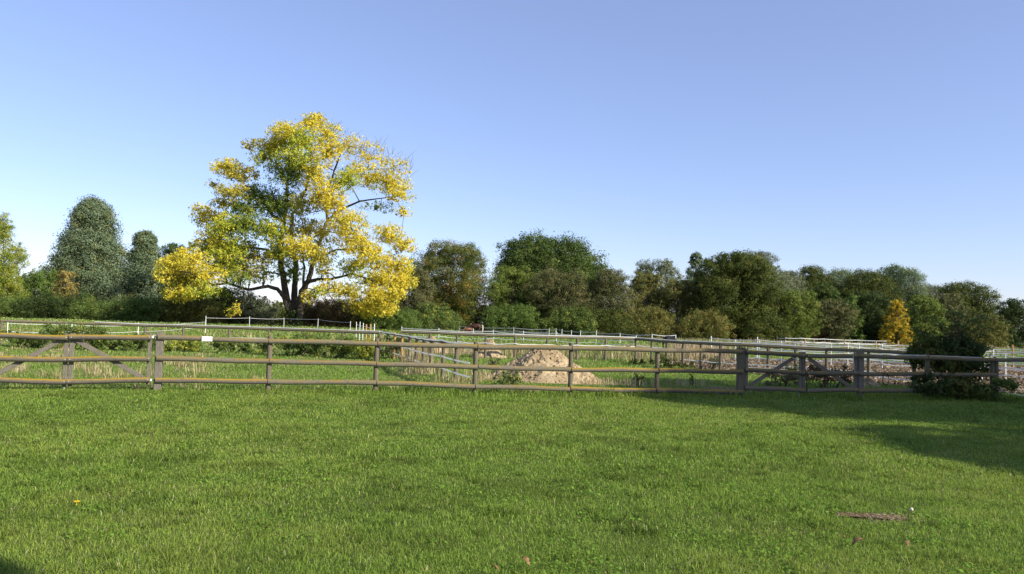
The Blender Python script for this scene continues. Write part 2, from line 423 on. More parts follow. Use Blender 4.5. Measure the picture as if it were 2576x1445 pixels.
def meadow():
    Vs, Qs, Ts, Cs = [], [], [], []; off = 0
    bands = [(16.5, 24, 760, .010, .075), (24, 32, 420, .015, .085), (32, 45, 200, .024, .1), (45, 70, 70, .045, .13), (70, 130, 16, .1, .2)]
    for bi, (y0, y1, den, wd, Lm) in enumerate(bands):
        r = np.random.default_rng(150 + bi)
        half = .70 * y1 + 2
        n = int(den * (y1 - y0) * 2 * half)
        y = r.uniform(y0, y1, n); x = r.uniform(-half, half, n)
        k = (np.abs(x) < .70 * y + 2) & (y > hfence(x) + .1) & ~in_chips(x, y) & ~heap_mask(x, y)
        k &= ~((x > -5.3) & (x < .1) & (y > 41.3) & (y < 49.6) & (r.random(n) > .25))
        k &= ~((x > 5.3) & (x < 7.3) & (y > 21.7) & (y < 23.5) & (r.random(n) > .3))
        x, y = x[k], y[k]; n = len(x)
        dry = ss(.45, .7, vnoise(x, y, 1.6, 14) * .5 + vnoise(x, y, .5, 15) * .5 + .12 * ss(-5, -11, x))
        L = Lm * r.uniform(.5, 1.3, n) * (1 + .7 * dry)
        col = pick([(.17, .275, .042), (.232, .345, .06), (.3, .4, .09), (.11, .19, .032)], n, r, [.3, .35, .2, .15])
        sel = r.random(n) < dry * .3 + .015
        col[sel] = pick([(.36, .33, .14), (.28, .27, .1), (.42, .38, .2)], sel.sum(), r)
        lean = r.uniform(.3, 1.1, n)
        V, Q, T, C = blades(x, y, L, wd * r.uniform(.6, 1.3, n), lean, col, 260 + bi)
        Vs.append(V); Qs.append(Q + off); Ts.append(T + off); Cs.append(C); off += len(V)
    o = big_mesh('meadow_grass', np.concatenate(Vs), np.concatenate(Qs), np.concatenate(Cs), M['grass'], tris=np.concatenate(Ts))
    tag(o, kind='stuff')
meadow()
def dry_grass():
    """standing straw: tufts along the fences, in the meadow and the reed strips behind."""
    r = np.random.default_rng(321); X, Y, L, Wd, Cc, Le = [], [], [], [], [], []
    def tuft(cx, cy, rad, n, l, wd, pal=None, lean=.35):
        a = r.uniform(0, 6.28, n); q = np.sqrt(r.random(n)) * rad
        X.append(cx + q * np.cos(a)); Y.append(cy + q * np.sin(a)); L.append(l * r.uniform(.45, 1.15, n)); Wd.append(wd * r.uniform(.6, 1.3, n))
        Cc.append(pick(pal or [(.42, .34, .17), (.34, .27, .12), (.5, .43, .26), (.26, .2, .09)], n, r)); Le.append(r.uniform(.05, lean * 2, n))
    # meadow behind the left gate
    for _ in range(45):
        y = r.uniform(18, 33); x = r.uniform(-.66 * y, -.66 * y + r.uniform(1, 11)) 
        if y > hfence(x) + .5: tuft(x, y, r.uniform(.15, .5), 45, r.uniform(.2, .4), .009 + y * .00025)
    for _ in range(28):
        x = r.uniform(-9, 5.5); y = hfence(x) + r.uniform(.05, 1.5)
        tuft(x, y, .25, 26, r.uniform(.12, .3), .009)
    for px, py, l, n in ((465, 925, .55, 140), (1010, 905, .7, 160), (1040, 925, .9, 260), (1055, 900, .8, 200), (1080, 940, .75, 160), (1130, 965, .45, 90), (1040, 945, .5, 160), (1170, 965, .4, 100),
                         (1490, 968, .35, 120), (1560, 968, .3, 80), (1620, 975, .45, 60), (1700, 973, .45, 60), (1740, 970, .4, 60), (1790, 905, .5, 120), (1770, 912, .6, 140), (1700, 890, .6, 160), (1640, 880, .5, 200), (1600, 878, .5, 200), (1560, 880, .5, 160), (1500, 885, .4, 160), (1540, 900, .3, 200), (1450, 900, .3, 150), (1210, 950, .35, 120), (1235, 962, .3, 90)):
        p = at_h(px, py); tuft(p.x, p.y, .35 + p.y * .008, n, l, .008 + p.y * .0003)
    # tall reeds behind the middle rail fence
    for _ in range(120):
        px = r.uniform(1020, 1760); d = r.uniform(37.6, 47); p = at_d(px, 850, d)
        tuft(p.x, p.y, .45, 14, r.uniform(.5, 1.0), .028, [(.36, .28, .15), (.28, .2, .1), (.42, .35, .2), (.16, .17, .06), (.2, .13, .07)], .2)
    for _ in range(160):
        px = r.uniform(1690, 1830); d = r.uniform(46, 60); p = at_d(px, 850, d)
        tuft(p.x, p.y, .6, 14, r.uniform(.6, 1.1), .035, [(.36, .28, .17), (.3, .21, .13), (.4, .33, .2)], .15)
    # rough strip along the far left and the treeline
    for _ in range(120):
        px = r.uniform(0, 1000); d = r.uniform(38, 75); p = at_d(px, 850, d)
        tuft(p.x, p.y, .8, 12, r.uniform(.3, .6), .04)
    for _ in range(340):
        px = r.uniform(1650, 2560); d = r.uniform(70, 135); p = at_d(px, 850, d)
        tuft(p.x, p.y, 1.6, 14, r.uniform(.4, .8), .09, [(.34, .27, .16), (.25, .19, .1), (.2, .2, .08)], .2)
    x = np.concatenate(X); y = np.concatenate(Y)
    V, Q, T, C = blades(x, y, np.concatenate(L), np.concatenate(Wd), np.clip(np.concatenate(Le), 0, .9), np.concatenate(Cc), 777, 1.1)
    tag(big_mesh('dry_grass', V, Q, C, M['straw'], tris=T), kind='stuff')
dry_grass()
def chips():
    r = np.random.default_rng(41); n = 60000
    y = r.uniform(23.5, 48, n); x = r.uniform(5, 34, n); k = in_chips(x, y); x, y = x[k], y[k]; n = len(x)
    a = r.uniform(0, 6.28, n); l = r.uniform(.05, .14, n); w = r.uniform(.015, .04, n); t = r.normal(0, .5, n)
    u = np.stack([np.cos(a) * l, np.sin(a) * l, t * l * .6], 1); v = np.stack([-np.sin(a) * w, np.cos(a) * w, r.normal(0, .3, n) * w], 1)
    c = np.stack([x, y, H(x, y) + .03 + r.uniform(.01, .06, n)], 1)
    V = np.stack([c - u - v, c + u - v, c + u + v, c - u + v], 1).reshape(-1, 3)
    C = np.repeat(pick([(.29, .215, .13), (.19, .135, .08), (.42, .33, .22), (.11, .08, .05)], n, r)[:, None], 4, 1).reshape(-1, 3)
    tag(big_mesh('wood_chips', V, np.arange(4 * n).reshape(-1, 4), C, M['straw']), kind='stuff')
chips()

# ------------------------------------------------------------------ trees
def leaf_quads(c, nrm, ln, wd, r, droop=0.0):
    n = len(c)
    a = r.normal(size=(n, 3)); a -= nrm * (a * nrm).sum(1, keepdims=True); a /= np.linalg.norm(a, axis=1, keepdims=True) + 1e-9
    if droop: a[:, 2] -= droop; a /= np.linalg.norm(a, axis=1, keepdims=True)
    b = np.cross(nrm, a); b /= np.linalg.norm(b, axis=1, keepdims=True) + 1e-9
    a = a * ln[:, None]; b = b * wd[:, None]
    return np.stack([c - a, c + b - a * .1, c + a, c - b - a * .1], 1)
def leaves_in_lobe(C, Rr, n, pal, wts, r, lsz, clump=.24, shell=.55, flat=.75, droop=0.0, gap=.0, cjit=.22, per=45, stray=.1, cull=.40, csc=.42):
    C = np.array(C); Rr = np.array(Rr)
    K = max(5, int(n / per))
    d = r.normal(size=(K, 3)); d /= np.linalg.norm(d, axis=1, keepdims=True)
    q = (shell + (1 - shell) * r.random(K)) ** .8
    cc = C + d * q[:, None] * Rr
    ci = r.integers(0, K, n)
    rad = clump * Rr.mean() * r.uniform(.6, 1.3, K)
    off = r.normal(size=(n, 3)); off /= np.linalg.norm(off, axis=1, keepdims=True)
    off = off * (r.random(n) ** .5 * rad[ci] * 1.45)[:, None] * np.array([1, 1, flat])
    c = cc[ci] + off
    st = r.random(n) < stray; m_ = int(st.sum())
    sd_ = r.normal(size=(m_, 3)); sd_ /= np.linalg.norm(sd_, axis=1, keepdims=True)
    c[st] = C + sd_ * (r.random((m_, 1)) ** .4 * 1.08) * Rr
    ns = Rr.mean() * csc
    h3 = vnoise3(c + 900, ns) * .68 + vnoise3(c + 300, ns * .38) * .32
    kp = h3 > cull + r.normal(size=n) * .03
    c, ci, off, n = c[kp], ci[kp], off[kp], int(kp.sum())
    nrm = off / (rad[ci][:, None] + 1e-6) * .9 + d[ci] * .45 + np.array([0, 0, .25]) + r.normal(size=(n, 3)) * .38
    nrm /= np.linalg.norm(nrm, axis=1, keepdims=True)
    pal = np.array(pal, float)
    base = pal[r.choice(len(pal), K, p=wts)] * (1 + r.uniform(-cjit, cjit, (K, 1)))
    col = base[ci] * .72 + pal[r.choice(len(pal), n, p=wts)] * .28
    col = col * (1 + r.uniform(-.17, .17, (n, 1)))
    ln = lsz * r.uniform(.6, 1.3, n); wd = ln * r.uniform(.32, .5, n)
    return leaf_quads(c, nrm, ln, wd, r, droop), col, cc
def limb(mb, p0, p1, r0, r1, bend=.12, n=5, sides=6):
    p0 = Vector(p0); p1 = Vector(p1); L = (p1 - p0).length
    o = Vector((rnd.uniform(-1, 1), rnd.uniform(-1, 1), rnd.uniform(-.2, .9))) * bend * L
    pts = [p0.lerp(p1, i / n) + o * math.sin(math.pi * i / n) + Vector((rnd.uniform(-1, 1), rnd.uniform(-1, 1), rnd.uniform(-1, 1))) * (.02 * L if 0 < i < n else 0) for i in range(n + 1)]
    mb.tube(pts, [r0 + (r1 - r0) * i / n for i in range(n + 1)], sides)
    return pts
PAL = {
    'willow': ([(.105, .135, .075), (.15, .185, .115), (.075, .095, .045), (.2, .23, .16), (.2, .17, .05)], [.34, .28, .2, .1, .08]),
    'oak': ([(.052, .078, .018), (.078, .105, .025), (.115, .135, .035), (.035, .052, .014)], [.35, .3, .15, .2]),
    'oak_autumn': ([(.06, .09, .02), (.1, .12, .03), (.16, .135, .03), (.28, .15, .03), (.04, .06, .015)], [.3, .25, .2, .13, .12]),
    'brown': ([(.095, .093, .04), (.13, .118, .048), (.07, .08, .028), (.165, .13, .055)], [.35, .25, .25, .15]),
    'olive': ([(.13, .125, .035), (.17, .15, .045), (.09, .1, .025), (.2, .14, .04)], [.35, .25, .25, .15]),
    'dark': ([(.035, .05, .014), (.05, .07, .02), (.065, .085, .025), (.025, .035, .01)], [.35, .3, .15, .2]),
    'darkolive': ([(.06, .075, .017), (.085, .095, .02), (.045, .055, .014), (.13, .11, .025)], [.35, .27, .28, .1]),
    'green': ([(.08, .118, .026), (.11, .15, .033), (.15, .18, .045), (.055, .085, .02)], [.35, .3, .15, .2]),
    'light': ([(.108, .138, .028), (.14, .165, .036), (.085, .11, .023), (.165, .165, .036)], [.35, .3, .2, .15]),
    'grey': ([(.12, .13, .075), (.16, .165, .1), (.09, .1, .05), (.2, .2, .13)], [.35, .28, .22, .15]),
    'yellowgreen': ([(.32, .33, .045), (.22, .28, .04), (.42, .38, .05), (.13, .19, .03)], [.3, .3, .15, .25]),
    'orange': ([(.5, .33, .025), (.6, .42, .04), (.3, .22, .02), (.2, .24, .035)], [.35, .3, .2, .15]),
    'pale': ([(.4, .3, .1), (.3, .24, .07), (.2, .18, .05), (.45, .33, .09)], [.3, .3, .2, .2]),
    'bramble': ([(.09, .125, .03), (.13, .165, .045), (.06, .085, .02), (.28, .25, .05)], [.37, .3, .25, .08]),
    'russet': ([(.09, .055, .03), (.13, .075, .04), (.06, .06, .025), (.05, .04, .02)], [.3, .25, .25, .2]),
    'weed': ([(.17, .14, .08), (.1, .12, .04), (.12, .08, .05), (.22, .19, .12)], [.3, .3, .2, .2]),
}
for _k, (_p, _w) in list(PAL.items()):
    if _k not in ('orange', 'pale', 'yellowgreen', 'weed'):
        PAL[_k] = ([(c[0] * 1.25, c[1] * 1.34, c[2] * 1.2) for c in _p], _w)
def envelope(shape, t):
    if shape == 'round': return math.sqrt(max(0, 1 - (2 * t - 1) ** 2)) * .98 + .02
    if shape == 'dome': return math.sqrt(max(0, 1 - t ** 2.2)) * (.82 + .18 * min(1, t * 4))
    if shape == 'cone': return (1 - t) ** .8 * (.8 + .3 * min(1, t * 3)) + .05
    if shape == 'bush': return math.sqrt(max(0, 1 - t ** 2))
    return 1
seedc = [500]
def tree(name, label, cat, xc, ytop, w, D, pal, shape='round', cb=.15, n=None, bark='bark', lean=0.0, leaf=None, lobes=14, dens=1.0, trunk=True, group=None, clump=.24, per=60, lrk=1.0, cull=.375, depth=.8, dx=0, zbase=None):
    seedc[0] += 1; sd = seedc[0]; r = np.random.default_rng(sd); rnd.seed(sd)
    top = at_d(xc, ytop, D); bx = top.x + dx; gz = Hf(bx, D)
    Ht = top.z - gz; Wd = w * D / FPX * (1.12 if trunk else 1.2)
    root = thing(name, label, cat, (bx, D, gz), group)
    k1024 = 1024 / 2576 * FPX / D                      # picture pixels per metre
    area = (Wd * k1024) * (Ht * (1 - cb) * k1024) * .75
    if n is None: n = int(min(170000, max(900, area * 19 * dens)))
    if leaf is None: leaf = max(.05, .72 / k1024)
    p, wt = PAL[pal]
    Ls = []; lobes = int(lobes * 1.5)
    for i in range(lobes):
        t = (i + r.random() * .8) / lobes
        e = envelope(shape, t * .94) * Wd / 2 * 1.12
        a = (i % 2) * math.pi + r.uniform(-1.25, 1.25)
        lr = Wd * r.uniform(.16, .25) * (1.15 - .4 * t) * lrk
        rr = max(0, e - lr * .8) * (r.uniform(.55, 1.05))
        z = gz + Ht * (cb + (1 - cb) * t)
        z = min(z, top.z - lr * .8); z = max(z, gz + lr * .55)
        Ls.append(((bx + lean * Ht * t + rr * math.cos(a), D + rr * math.sin(a) * depth, z), (lr, lr, lr * r.uniform(.75, 1.0))))
    Ls.append(((top.x + lean * Ht, D, top.z - Wd * .17), ((Wd * .15 if shape == 'cone' else Wd * .22), Wd * .2, Wd * .17)))
    Ls.append(((bx + lean * Ht * .5, D, gz + Ht * (cb + (1 - cb) * .45)), (Wd * .3, Wd * .3, Ht * (1 - cb) * .33)))
    vol = np.array([(b[0] * b[2]) for _, b in Ls]); vol = vol / vol.sum()
    Vq, Cq = [], []; mb = MB()
    th = gz + Ht * (.72 if trunk else .5); tr = max(.03, Ht * .016)
    if trunk:
        tp = limb(mb, (bx, D, gz - .2), (bx + lean * Ht * .7, D, th), tr * 1.5, tr * .4, .05, 7, 7)
    for (c, rad), v in zip(Ls, vol):
        q, col, cc = leaves_in_lobe(c, rad, max(30, int(n * v)), p, wt, r, leaf, clump, per=per, cull=cull)
        q[..., 2] = np.maximum(q[..., 2], gz + .02)
        Vq.append(q.reshape(-1, 3)); Cq.append(np.repeat(col[:, None], 4, 1).reshape(-1, 3))
        if trunk:
            s = tp[int(r.integers(2, 7))] if c[2] > gz + Ht * .35 else tp[int(r.integers(1, 4))]
            limb(mb, s, c, tr * .55, tr * .16, .12, 4, 5)
            for j in range(2): limb(mb, c, cc[j % len(cc)], tr * .16, tr * .05, .1, 3, 4)
        else:
            limb(mb, (bx + r.normal() * Wd * .08, D + r.normal() * Wd * .05, gz), c, tr * .5, tr * .15, .12, 4, 5)
    V = np.concatenate(Vq); Cc = np.concatenate(Cq)
    big_mesh('crown' if trunk else 'foliage', V, np.arange(len(V)).reshape(-1, 4), Cc, M['leaf'], root)
    mb.build('trunk' if trunk else 'stems', M[bark], root, smooth=True)
    return root

# ---- the big yellow ash, lobe by lobe
def ash():
    D = 95.0; r = np.random.default_rng(4242); rnd.seed(4242)
    def A(cx, cy, dy=0.0): return at_d(346 + .4047 * cx, 264 + .4047 * cy, D + dy)
    k = .4047 * D / FPX
    base = A(975, 1400); gz = Hf(base.x, D); base.z = gz
    root = thing('ash_tree', 'tall broad ash tree in bright yellow autumn leaf, the largest tree', 'tree', base)
    y = [(.68, .56, .05), (.76, .63, .09), (.55, .51, .055), (.66, .5, .04)]
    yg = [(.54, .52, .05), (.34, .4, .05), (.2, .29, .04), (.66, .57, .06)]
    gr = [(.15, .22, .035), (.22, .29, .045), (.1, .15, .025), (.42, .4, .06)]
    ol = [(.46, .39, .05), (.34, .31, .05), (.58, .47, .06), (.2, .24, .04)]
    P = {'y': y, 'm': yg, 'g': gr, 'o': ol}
    L = '''1080,120,85,60,y,1 920,170,105,60,y,1 1000,220,140,70,m,.9 1185,180,95,70,y,.6 850,260,110,55,y,.9 705,250,55,42,o,.6 1120,90,50,40,y,.8
1180,290,85,80,y,1 1000,330,130,75,m,.9 800,330,105,55,m,.9 1320,260,105,80,y,.42 560,390,95,55,y,1 640,430,105,55,o,.9 930,430,125,85,g,1 1100,430,95,85,y,.7 1450,310,120,80,y,.32 1590,400,110,75,y,.36 1400,430,130,70,y,.7 1550,490,140,60,y,.75 1290,470,95,75,m,.7 470,490,50,32,o,.5 600,540,110,50,o,.8 750,560,120,65,g,.9 1180,560,105,85,y,1 1640,560,90,50,y,.6 1500,635,140,30,g,.4 1655,665,55,32,y,.6
520,612,65,32,o,.8 660,640,120,62,g,.9 900,620,140,85,g,1 1050,600,95,75,o,.6 1220,620,85,55,y,.9 450,700,105,62,y,1 560,760,105,80,m,1 380,650,50,40,y,.5 700,750,110,75,g,1 850,790,105,75,m,.9 1000,760,110,75,o,.7 1310,730,115,70,y,1 1150,790,110,75,o,.8 1560,800,95,60,y,.9 1650,870,80,55,y,.9 1330,830,105,75,y,.9 1400,910,110,75,y,1
470,840,105,75,y,1 560,900,115,75,m,1 330,960,110,60,y,1 230,1000,100,60,y,1 600,990,105,65,g,.9 160,1060,60,42,y,.8 300,1080,120,60,o,1 430,1060,105,65,y,.9 260,1170,90,52,y,.9 400,1150,95,50,m,.8 760,960,105,65,o,.6 720,1050,95,55,o,.6 620,1080,100,50,g,.7 590,1290,48,30,y,.5 625,1260,25,45,y,.4
900,920,105,85,m,.9 1010,880,105,75,y,.7 1120,940,105,75,o,.8 950,1040,90,60,g,.7 1170,1040,55,35,y,.8 800,1060,70,50,g,.5
1350,1010,115,55,m,.7 1500,960,105,55,y,.8 1620,1000,105,60,y,.9 1660,1090,75,65,y,1 1540,1090,105,75,y,1 1400,1090,100,60,m,.7 1200,1140,100,50,y,.7 1310,1170,100,55,o,.7 1060,1195,45,40,y,1 1120,1160,50,35,m,.6 1450,1190,120,65,y,1 1570,1180,90,60,y,1 400,900,90,60,m,.9 520,1000,110,70,m,.9 640,900,100,70,m,.9 500,1170,110,45,g,.7 1380,1260,100,40,y,.9 1520,1270,95,45,y,1 1425,1305,42,25,y,.9'''.split()
    Vq, Cq, cents = [], [], []
    for q in L:
        cx, cy, rx, ry, ty, de = q.split(','); cx, cy, rx, ry, de = float(cx), float(cy), float(rx), float(ry), float(de)
        u = (cx - 940) / 830; v = (cy - 720) / 700
        room = math.sqrt(max(.04, 1 - u * u * .9 - v * v * .6)) * 8.5
        for back in (0, 1):
            dy = -room * r.uniform(.25, .85) if back == 0 else room * r.uniform(.0, .8)
            if back and de < .5: continue
            if cx < 460 and cy > 800: dy = -r.uniform(4, 9) if back == 0 else -r.uniform(1, 5)
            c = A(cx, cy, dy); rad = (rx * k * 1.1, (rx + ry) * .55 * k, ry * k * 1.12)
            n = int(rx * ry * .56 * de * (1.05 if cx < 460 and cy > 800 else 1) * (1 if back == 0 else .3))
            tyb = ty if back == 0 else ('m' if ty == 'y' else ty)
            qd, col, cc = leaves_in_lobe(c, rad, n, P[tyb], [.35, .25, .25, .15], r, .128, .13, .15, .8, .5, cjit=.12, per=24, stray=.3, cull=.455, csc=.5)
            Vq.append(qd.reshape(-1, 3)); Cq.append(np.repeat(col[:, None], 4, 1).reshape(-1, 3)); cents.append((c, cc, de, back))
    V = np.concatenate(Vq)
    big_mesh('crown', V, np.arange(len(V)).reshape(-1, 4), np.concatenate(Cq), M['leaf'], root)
    mb = MB(); joints = []
    def stem(pts, r0, r1):
        P3 = [A(*p) for p in pts]; P3[0].z = min(P3[0].z, gz)if pts[0][1] > 1370 else P3[0].z
        # resample
        out = []
        for i in range(len(P3) - 1):
            for j in range(4):
                out.append(P3[i].lerp(P3[i + 1], j / 4) + Vector((rnd.uniform(-.06, .06), rnd.uniform(-.1, .1), 0)))
        out.append(P3[-1]); m = len(out) - 1
        rr = [(r0 + (r1 - r0) * (i / m) ** .8) for i in range(m + 1)]
        mb.tube(out, rr, 10, .04); joints.extend(zip(out[m // 4:], rr[m // 4:]))
    stem([(962, 1400, 0), (945, 1280, 0), (915, 1130, .2), (893, 1000, .6), (885, 850, .8), (915, 700, .6), (930, 520, .3), (945, 330, 0), (960, 190, 0)], .56, .07)
    stem([(985, 1400, .3), (975, 1250, .4), (978, 1120, .9), (985, 1000, 1.4), (960, 840, 1.8), (965, 680, 2), (1050, 520, 2), (1075, 400, 1.8), (1090, 150, .6)], .5, .06)
    stem([(1000, 1400, -.3), (1008, 1260, -.5), (1022, 1160, -.8), (1060, 1095, -1), (1085, 1000, -1), (1120, 880, -.8), (1180, 720, -.6), (1175, 560, -.6), (1240, 360, -.5), (1290, 230, -.3)], .5, .06)
    stem([(945, 1330, -.3), (935, 1270, -.6), (905, 1190, -.9), (868, 1145, -1.2), (810, 1128, -2), (690, 1150, -3.2), (560, 1110, -4.4), (470, 1120, -5.6), (330, 1050, -7)], .36, .08)
    stem([(1062, 1100, -1), (1120, 1085, -1.2), (1200, 1085, -1.5), (1340, 1050, -2), (1480, 1100, -2), (1560, 1140, -2)], .26, .05)
    stem([(1180, 720, -.6), (1260, 650, -.8), (1380, 600, -1), (1480, 585, -1), (1600, 570, -1)], .2, .04)
    stem([(1030, 1120, -1.4), (1036, 1010, -1.8), (1028, 900, -2.4), (1030, 760, -3), (1000, 640, -3.2)], .17, .04)
    stem([(900, 720, .6), (840, 690, .2), (780, 600, 0), (700, 520, -.3), (600, 450, -.5)], .24, .05)
    stem([(1240, 500, -.6), (1330, 420, -.8), (1430, 400, -.8), (1560, 400, -.5), (1690, 340, -.4)], .14, .02)
    stem([(890, 960, .6), (800, 900, -.5), (650, 880, -1.2), (500, 860, -1.5), (400, 800, -1.5)], .2, .04)
    stem([(915, 690, .6), (840, 640, 1), (740, 640, 1), (600, 620, .5), (490, 580, 0)], .16, .03)
    stem([(1100, 960, -1), (1240, 900, -1.6), (1400, 900, -2), (1520, 950, -2), (1640, 920, -2)], .18, .03)
    stem([(1100, 1140, -2), (1180, 1170, -2.4), (1260, 1260, -2.6), (1330, 1285, -2.6)], .09, .02)
    stem([(640, 1120, -2.2), (660, 1180, -2.4), (655, 1270, -2.5), (620, 1320, -2.5)], .06, .02)
    stem([(935, 520, .3), (880, 400, .2), (840, 320, .2), (800, 230, .1)], .12, .02)
    for (c, cc, de, back) in cents:
        best = min(joints, key=lambda j: (j[0] - c).length + max(0, j[0].z - c.z) * .6)
        limb(mb, best[0], c, min(best[1] * .6, .09), .03, .1, 4, 5)
        for j in range(2 if back else 5):
            e = Vector(cc[j % len(cc)]); limb(mb, c, e + (e - c) * .25, .028, .012, .12, 3, 4)
    # bare twigs standing out of the thinning right side
    for _ in range(120):
        cx = r.uniform(1180, 1700); cy = 150 + (cx - 1180) * .38 + r.uniform(-10, 130)
        p0 = A(cx, cy, r.uniform(-3, 2)); ang = r.uniform(.5, 1.9)
        p1 = p0 + Vector((math.cos(ang), r.uniform(-.3, .3), math.sin(ang))) * r.uniform(.8, 1.9)
        limb(mb, p0, p1, .02, .008, .08, 3, 4)
    mb.build('trunk', M['bark'], root, smooth=True)
    # ivy round the foot
    fo = leaves_in_lobe(base + Vector((0, -.9, .9)), (1.15, .9, 1.3), 1500, PAL['dark'][0], PAL['dark'][1], r, .13, .3)
    f = fo[0].reshape(-1, 3); f[:, 2] = np.maximum(f[:, 2], gz)
    big_mesh('ivy', f, np.arange(len(f)).reshape(-1, 4), np.repeat(fo[1][:, None], 4, 1).reshape(-1, 3), M['leaf'], root)
ash()

def trees():
    G1 = 'trees of the wood behind the paddocks'; G2 = 'bushes along the meadow edge'
    # left end
    tree('maple_tree', 'yellow and green tree cut off by the left picture edge', 'tree', -25, 535, 170, 104, 'yellowgreen', 'dome', .03, dens=1.3, lobes=16, group=G1)
    tree('hazel_bush', 'dark green leafy bush between the yellow tree and the tall silvery willow', 'bush', 105, 680, 130, 112, 'green', 'bush', 0, trunk=False, dens=1.2, group=G2)
    tree('willow_tree', 'tall silvery grey willow with an egg-shaped crown left of the ash', 'tree', 236, 500, 214, 118, 'willow', 'cone', .02, lobes=24, leaf=.15, dens=2.0, cull=.33, bark='bark_pale', group=G1, clump=.3)
    tree('willow_tree', 'smaller slender silvery willow between the tall willow and the ash', 'tree', 366, 583, 122, 120, 'willow', 'cone', .02, lobes=18, leaf=.15, dens=2.0, cull=.33, bark='bark_pale', group=G1, clump=.3)
    tree('maple_sapling', 'small pale orange sapling in front of the tall silvery willow', 'sapling', 168, 680, 56, 106, 'pale', 'round', .3, lobes=8, dens=.9, group=G1)
    tree('oak_tree', 'dark green tree peeping out behind the left side of the ash', 'tree', 442, 612, 130, 121, 'oak', 'dome', .05, lobes=14, dens=1.3, group=G1)
    tree('hedge_bush', 'low dark green bush at the left picture edge under the yellow tree', 'bush', 15, 745, 140, 98, 'bramble', 'bush', 0, trunk=False, group=G2)
    tree('hedge_bush', 'wide dark bush below the small orange sapling', 'bush', 135, 748, 160, 99, 'dark', 'bush', 0, trunk=False, dens=1.4, group=G2)
    tree('hedge_bush', 'sunlit green bush at the foot of the tall silvery willow', 'bush', 265, 758, 160, 98, 'bramble', 'bush', 0, trunk=False, dens=1.2, group=G2)
    tree('hedge_bush', 'bright green bush under the slender silvery willow', 'bush', 372, 748, 120, 97, 'green', 'bush', 0, trunk=False, dens=1.2, group=G2)
    tree('hedge_bush', 'olive green bush below the lowest left branches of the ash', 'bush', 470, 742, 150, 98, 'olive', 'bush', 0, trunk=False, dens=1.2, group=G2)
    tree('hedge_bush', 'dark brown-green bush behind the hanging left branch of the ash', 'bush', 560, 722, 150, 105, 'darkolive', 'bush', 0, trunk=False, dens=1.3, group=G2)
    tree('hedge_bush', 'grey-green bush just left of the ash trunk', 'bush', 645, 742, 110, 103, 'grey', 'bush', 0, trunk=False, group=G2)
    tree('hawthorn_bush', 'small yellowish bush close beside the ash trunk', 'bush', 700, 758, 60, 106, 'yellowgreen', 'bush', 0, trunk=False, group=G2)
    tree('elder_bush', 'dark reddish bush right of the ash trunk', 'bush', 830, 752, 150, 104, 'russet', 'bush', 0, trunk=False, dens=1.3, group=G2)
    tree('hedge_bush', 'dark bush beneath the lowest right branches of the ash', 'bush', 930, 758, 130, 103, 'darkolive', 'bush', 0, trunk=False, dens=1.2, group=G2)
    for i, (x, y_, w, pl, l) in enumerate([(530, 752, 150, 'darkolive', 'dark hedge bush far behind the lower left ash boughs'), (628, 766, 120, 'bramble', 'hedge bush seen below the long left limb of the ash'), (725, 768, 120, 'bramble', 'hedge bush directly behind the ash trunk'),
                                           (800, 765, 130, 'darkolive', 'hedge bush behind the dark reddish bush'), (890, 758, 140, 'darkolive', 'dark hedge bush far behind the lower right ash boughs'), (975, 735, 140, 'brown', 'brown-green bush far behind the right end of the ash')]):
        tree('hedge_bush', l, 'bush', x, y_, w, 124, pl, 'bush', 0, trunk=False, dens=1.3, group=G2)
    # middle
    tree('thorn_tree', 'grey-green thorn tree between the ash and the orange-flecked oak', 'tree', 1040, 672, 130, 122, 'brown', 'dome', .02, dens=1.2, group=G1)
    tree('oak_tree', 'oak with orange patches standing over the brown horse', 'tree', 1142, 610, 185, 132, 'oak_autumn', 'round', .12, lobes=24, dens=1.4, per=100, clump=.28, bark='bark_dark', group=G1)
    tree('oak_tree', 'largest dark green oak with a wide domed crown right of the orange-flecked oak', 'tree', 1375, 598, 285, 141, 'oak', 'dome', .2, lobes=28, leaf=.19, dens=3.0, cull=.31, lrk=1.1, per=110, clump=.24, bark='bark_dark', group=G1)
    tree('hedge_bush', 'green bush left of the pony pasture gate posts under the ash', 'bush', 985, 772, 120, 100, 'green', 'bush', 0, trunk=False, group=G2)
    tree('hedge_bush', 'olive green bush behind the chestnut foal', 'bush', 1085, 762, 120, 118, 'bramble', 'bush', 0, trunk=False, group=G2)
    tree('hedge_bush', 'yellow-flecked bush right behind the brown horse', 'bush', 1200, 768, 110, 136, 'oak_autumn', 'bush', 0, trunk=False, group=G2)
    tree('oak_tree', 'low light green oak boughs in front of the largest oak', 'tree', 1290, 668, 130, 131, 'light', 'round', .1, lobes=16, dens=.95, per=100, clump=.28, group=G1)
    tree('thorn_tree', 'thin grey-brown tree with a dark visible trunk before the largest oak', 'tree', 1405, 675, 150, 128, 'brown', 'round', .28, lobes=16, dens=.8, bark='bark_dark', group=G1)
    tree('hedge_bush', 'bright green bush at the foot of the largest oak', 'bush', 1300, 765, 150, 126, 'green', 'bush', 0, trunk=False, group=G2)
    tree('hedge_bush', 'low green bush beside the thin grey-brown tree trunk', 'bush', 1440, 770, 120, 125, 'bramble', 'bush', 0, trunk=False, group=G2)
    tree('thorn_tree', 'dense brownish tree right of the largest oak', 'tree', 1535, 682, 150, 132, 'brown', 'dome', .02, dens=1.25, bark='bark_dark', group=G1)
    tree('alder_tree', 'flat-topped grey-olive tree standing high behind the olive tree', 'tree', 1652, 652, 135, 168, 'grey', 'round', .3, lobes=14, dens=1.0, group=G1)
    tree('poplar_tree', 'pale slender poplar rising above the trees left of the big dark tree', 'tree', 1752, 635, 85, 172, 'willow', 'cone', .1, lobes=14, dens=1.1, bark='bark_pale', group=G1)
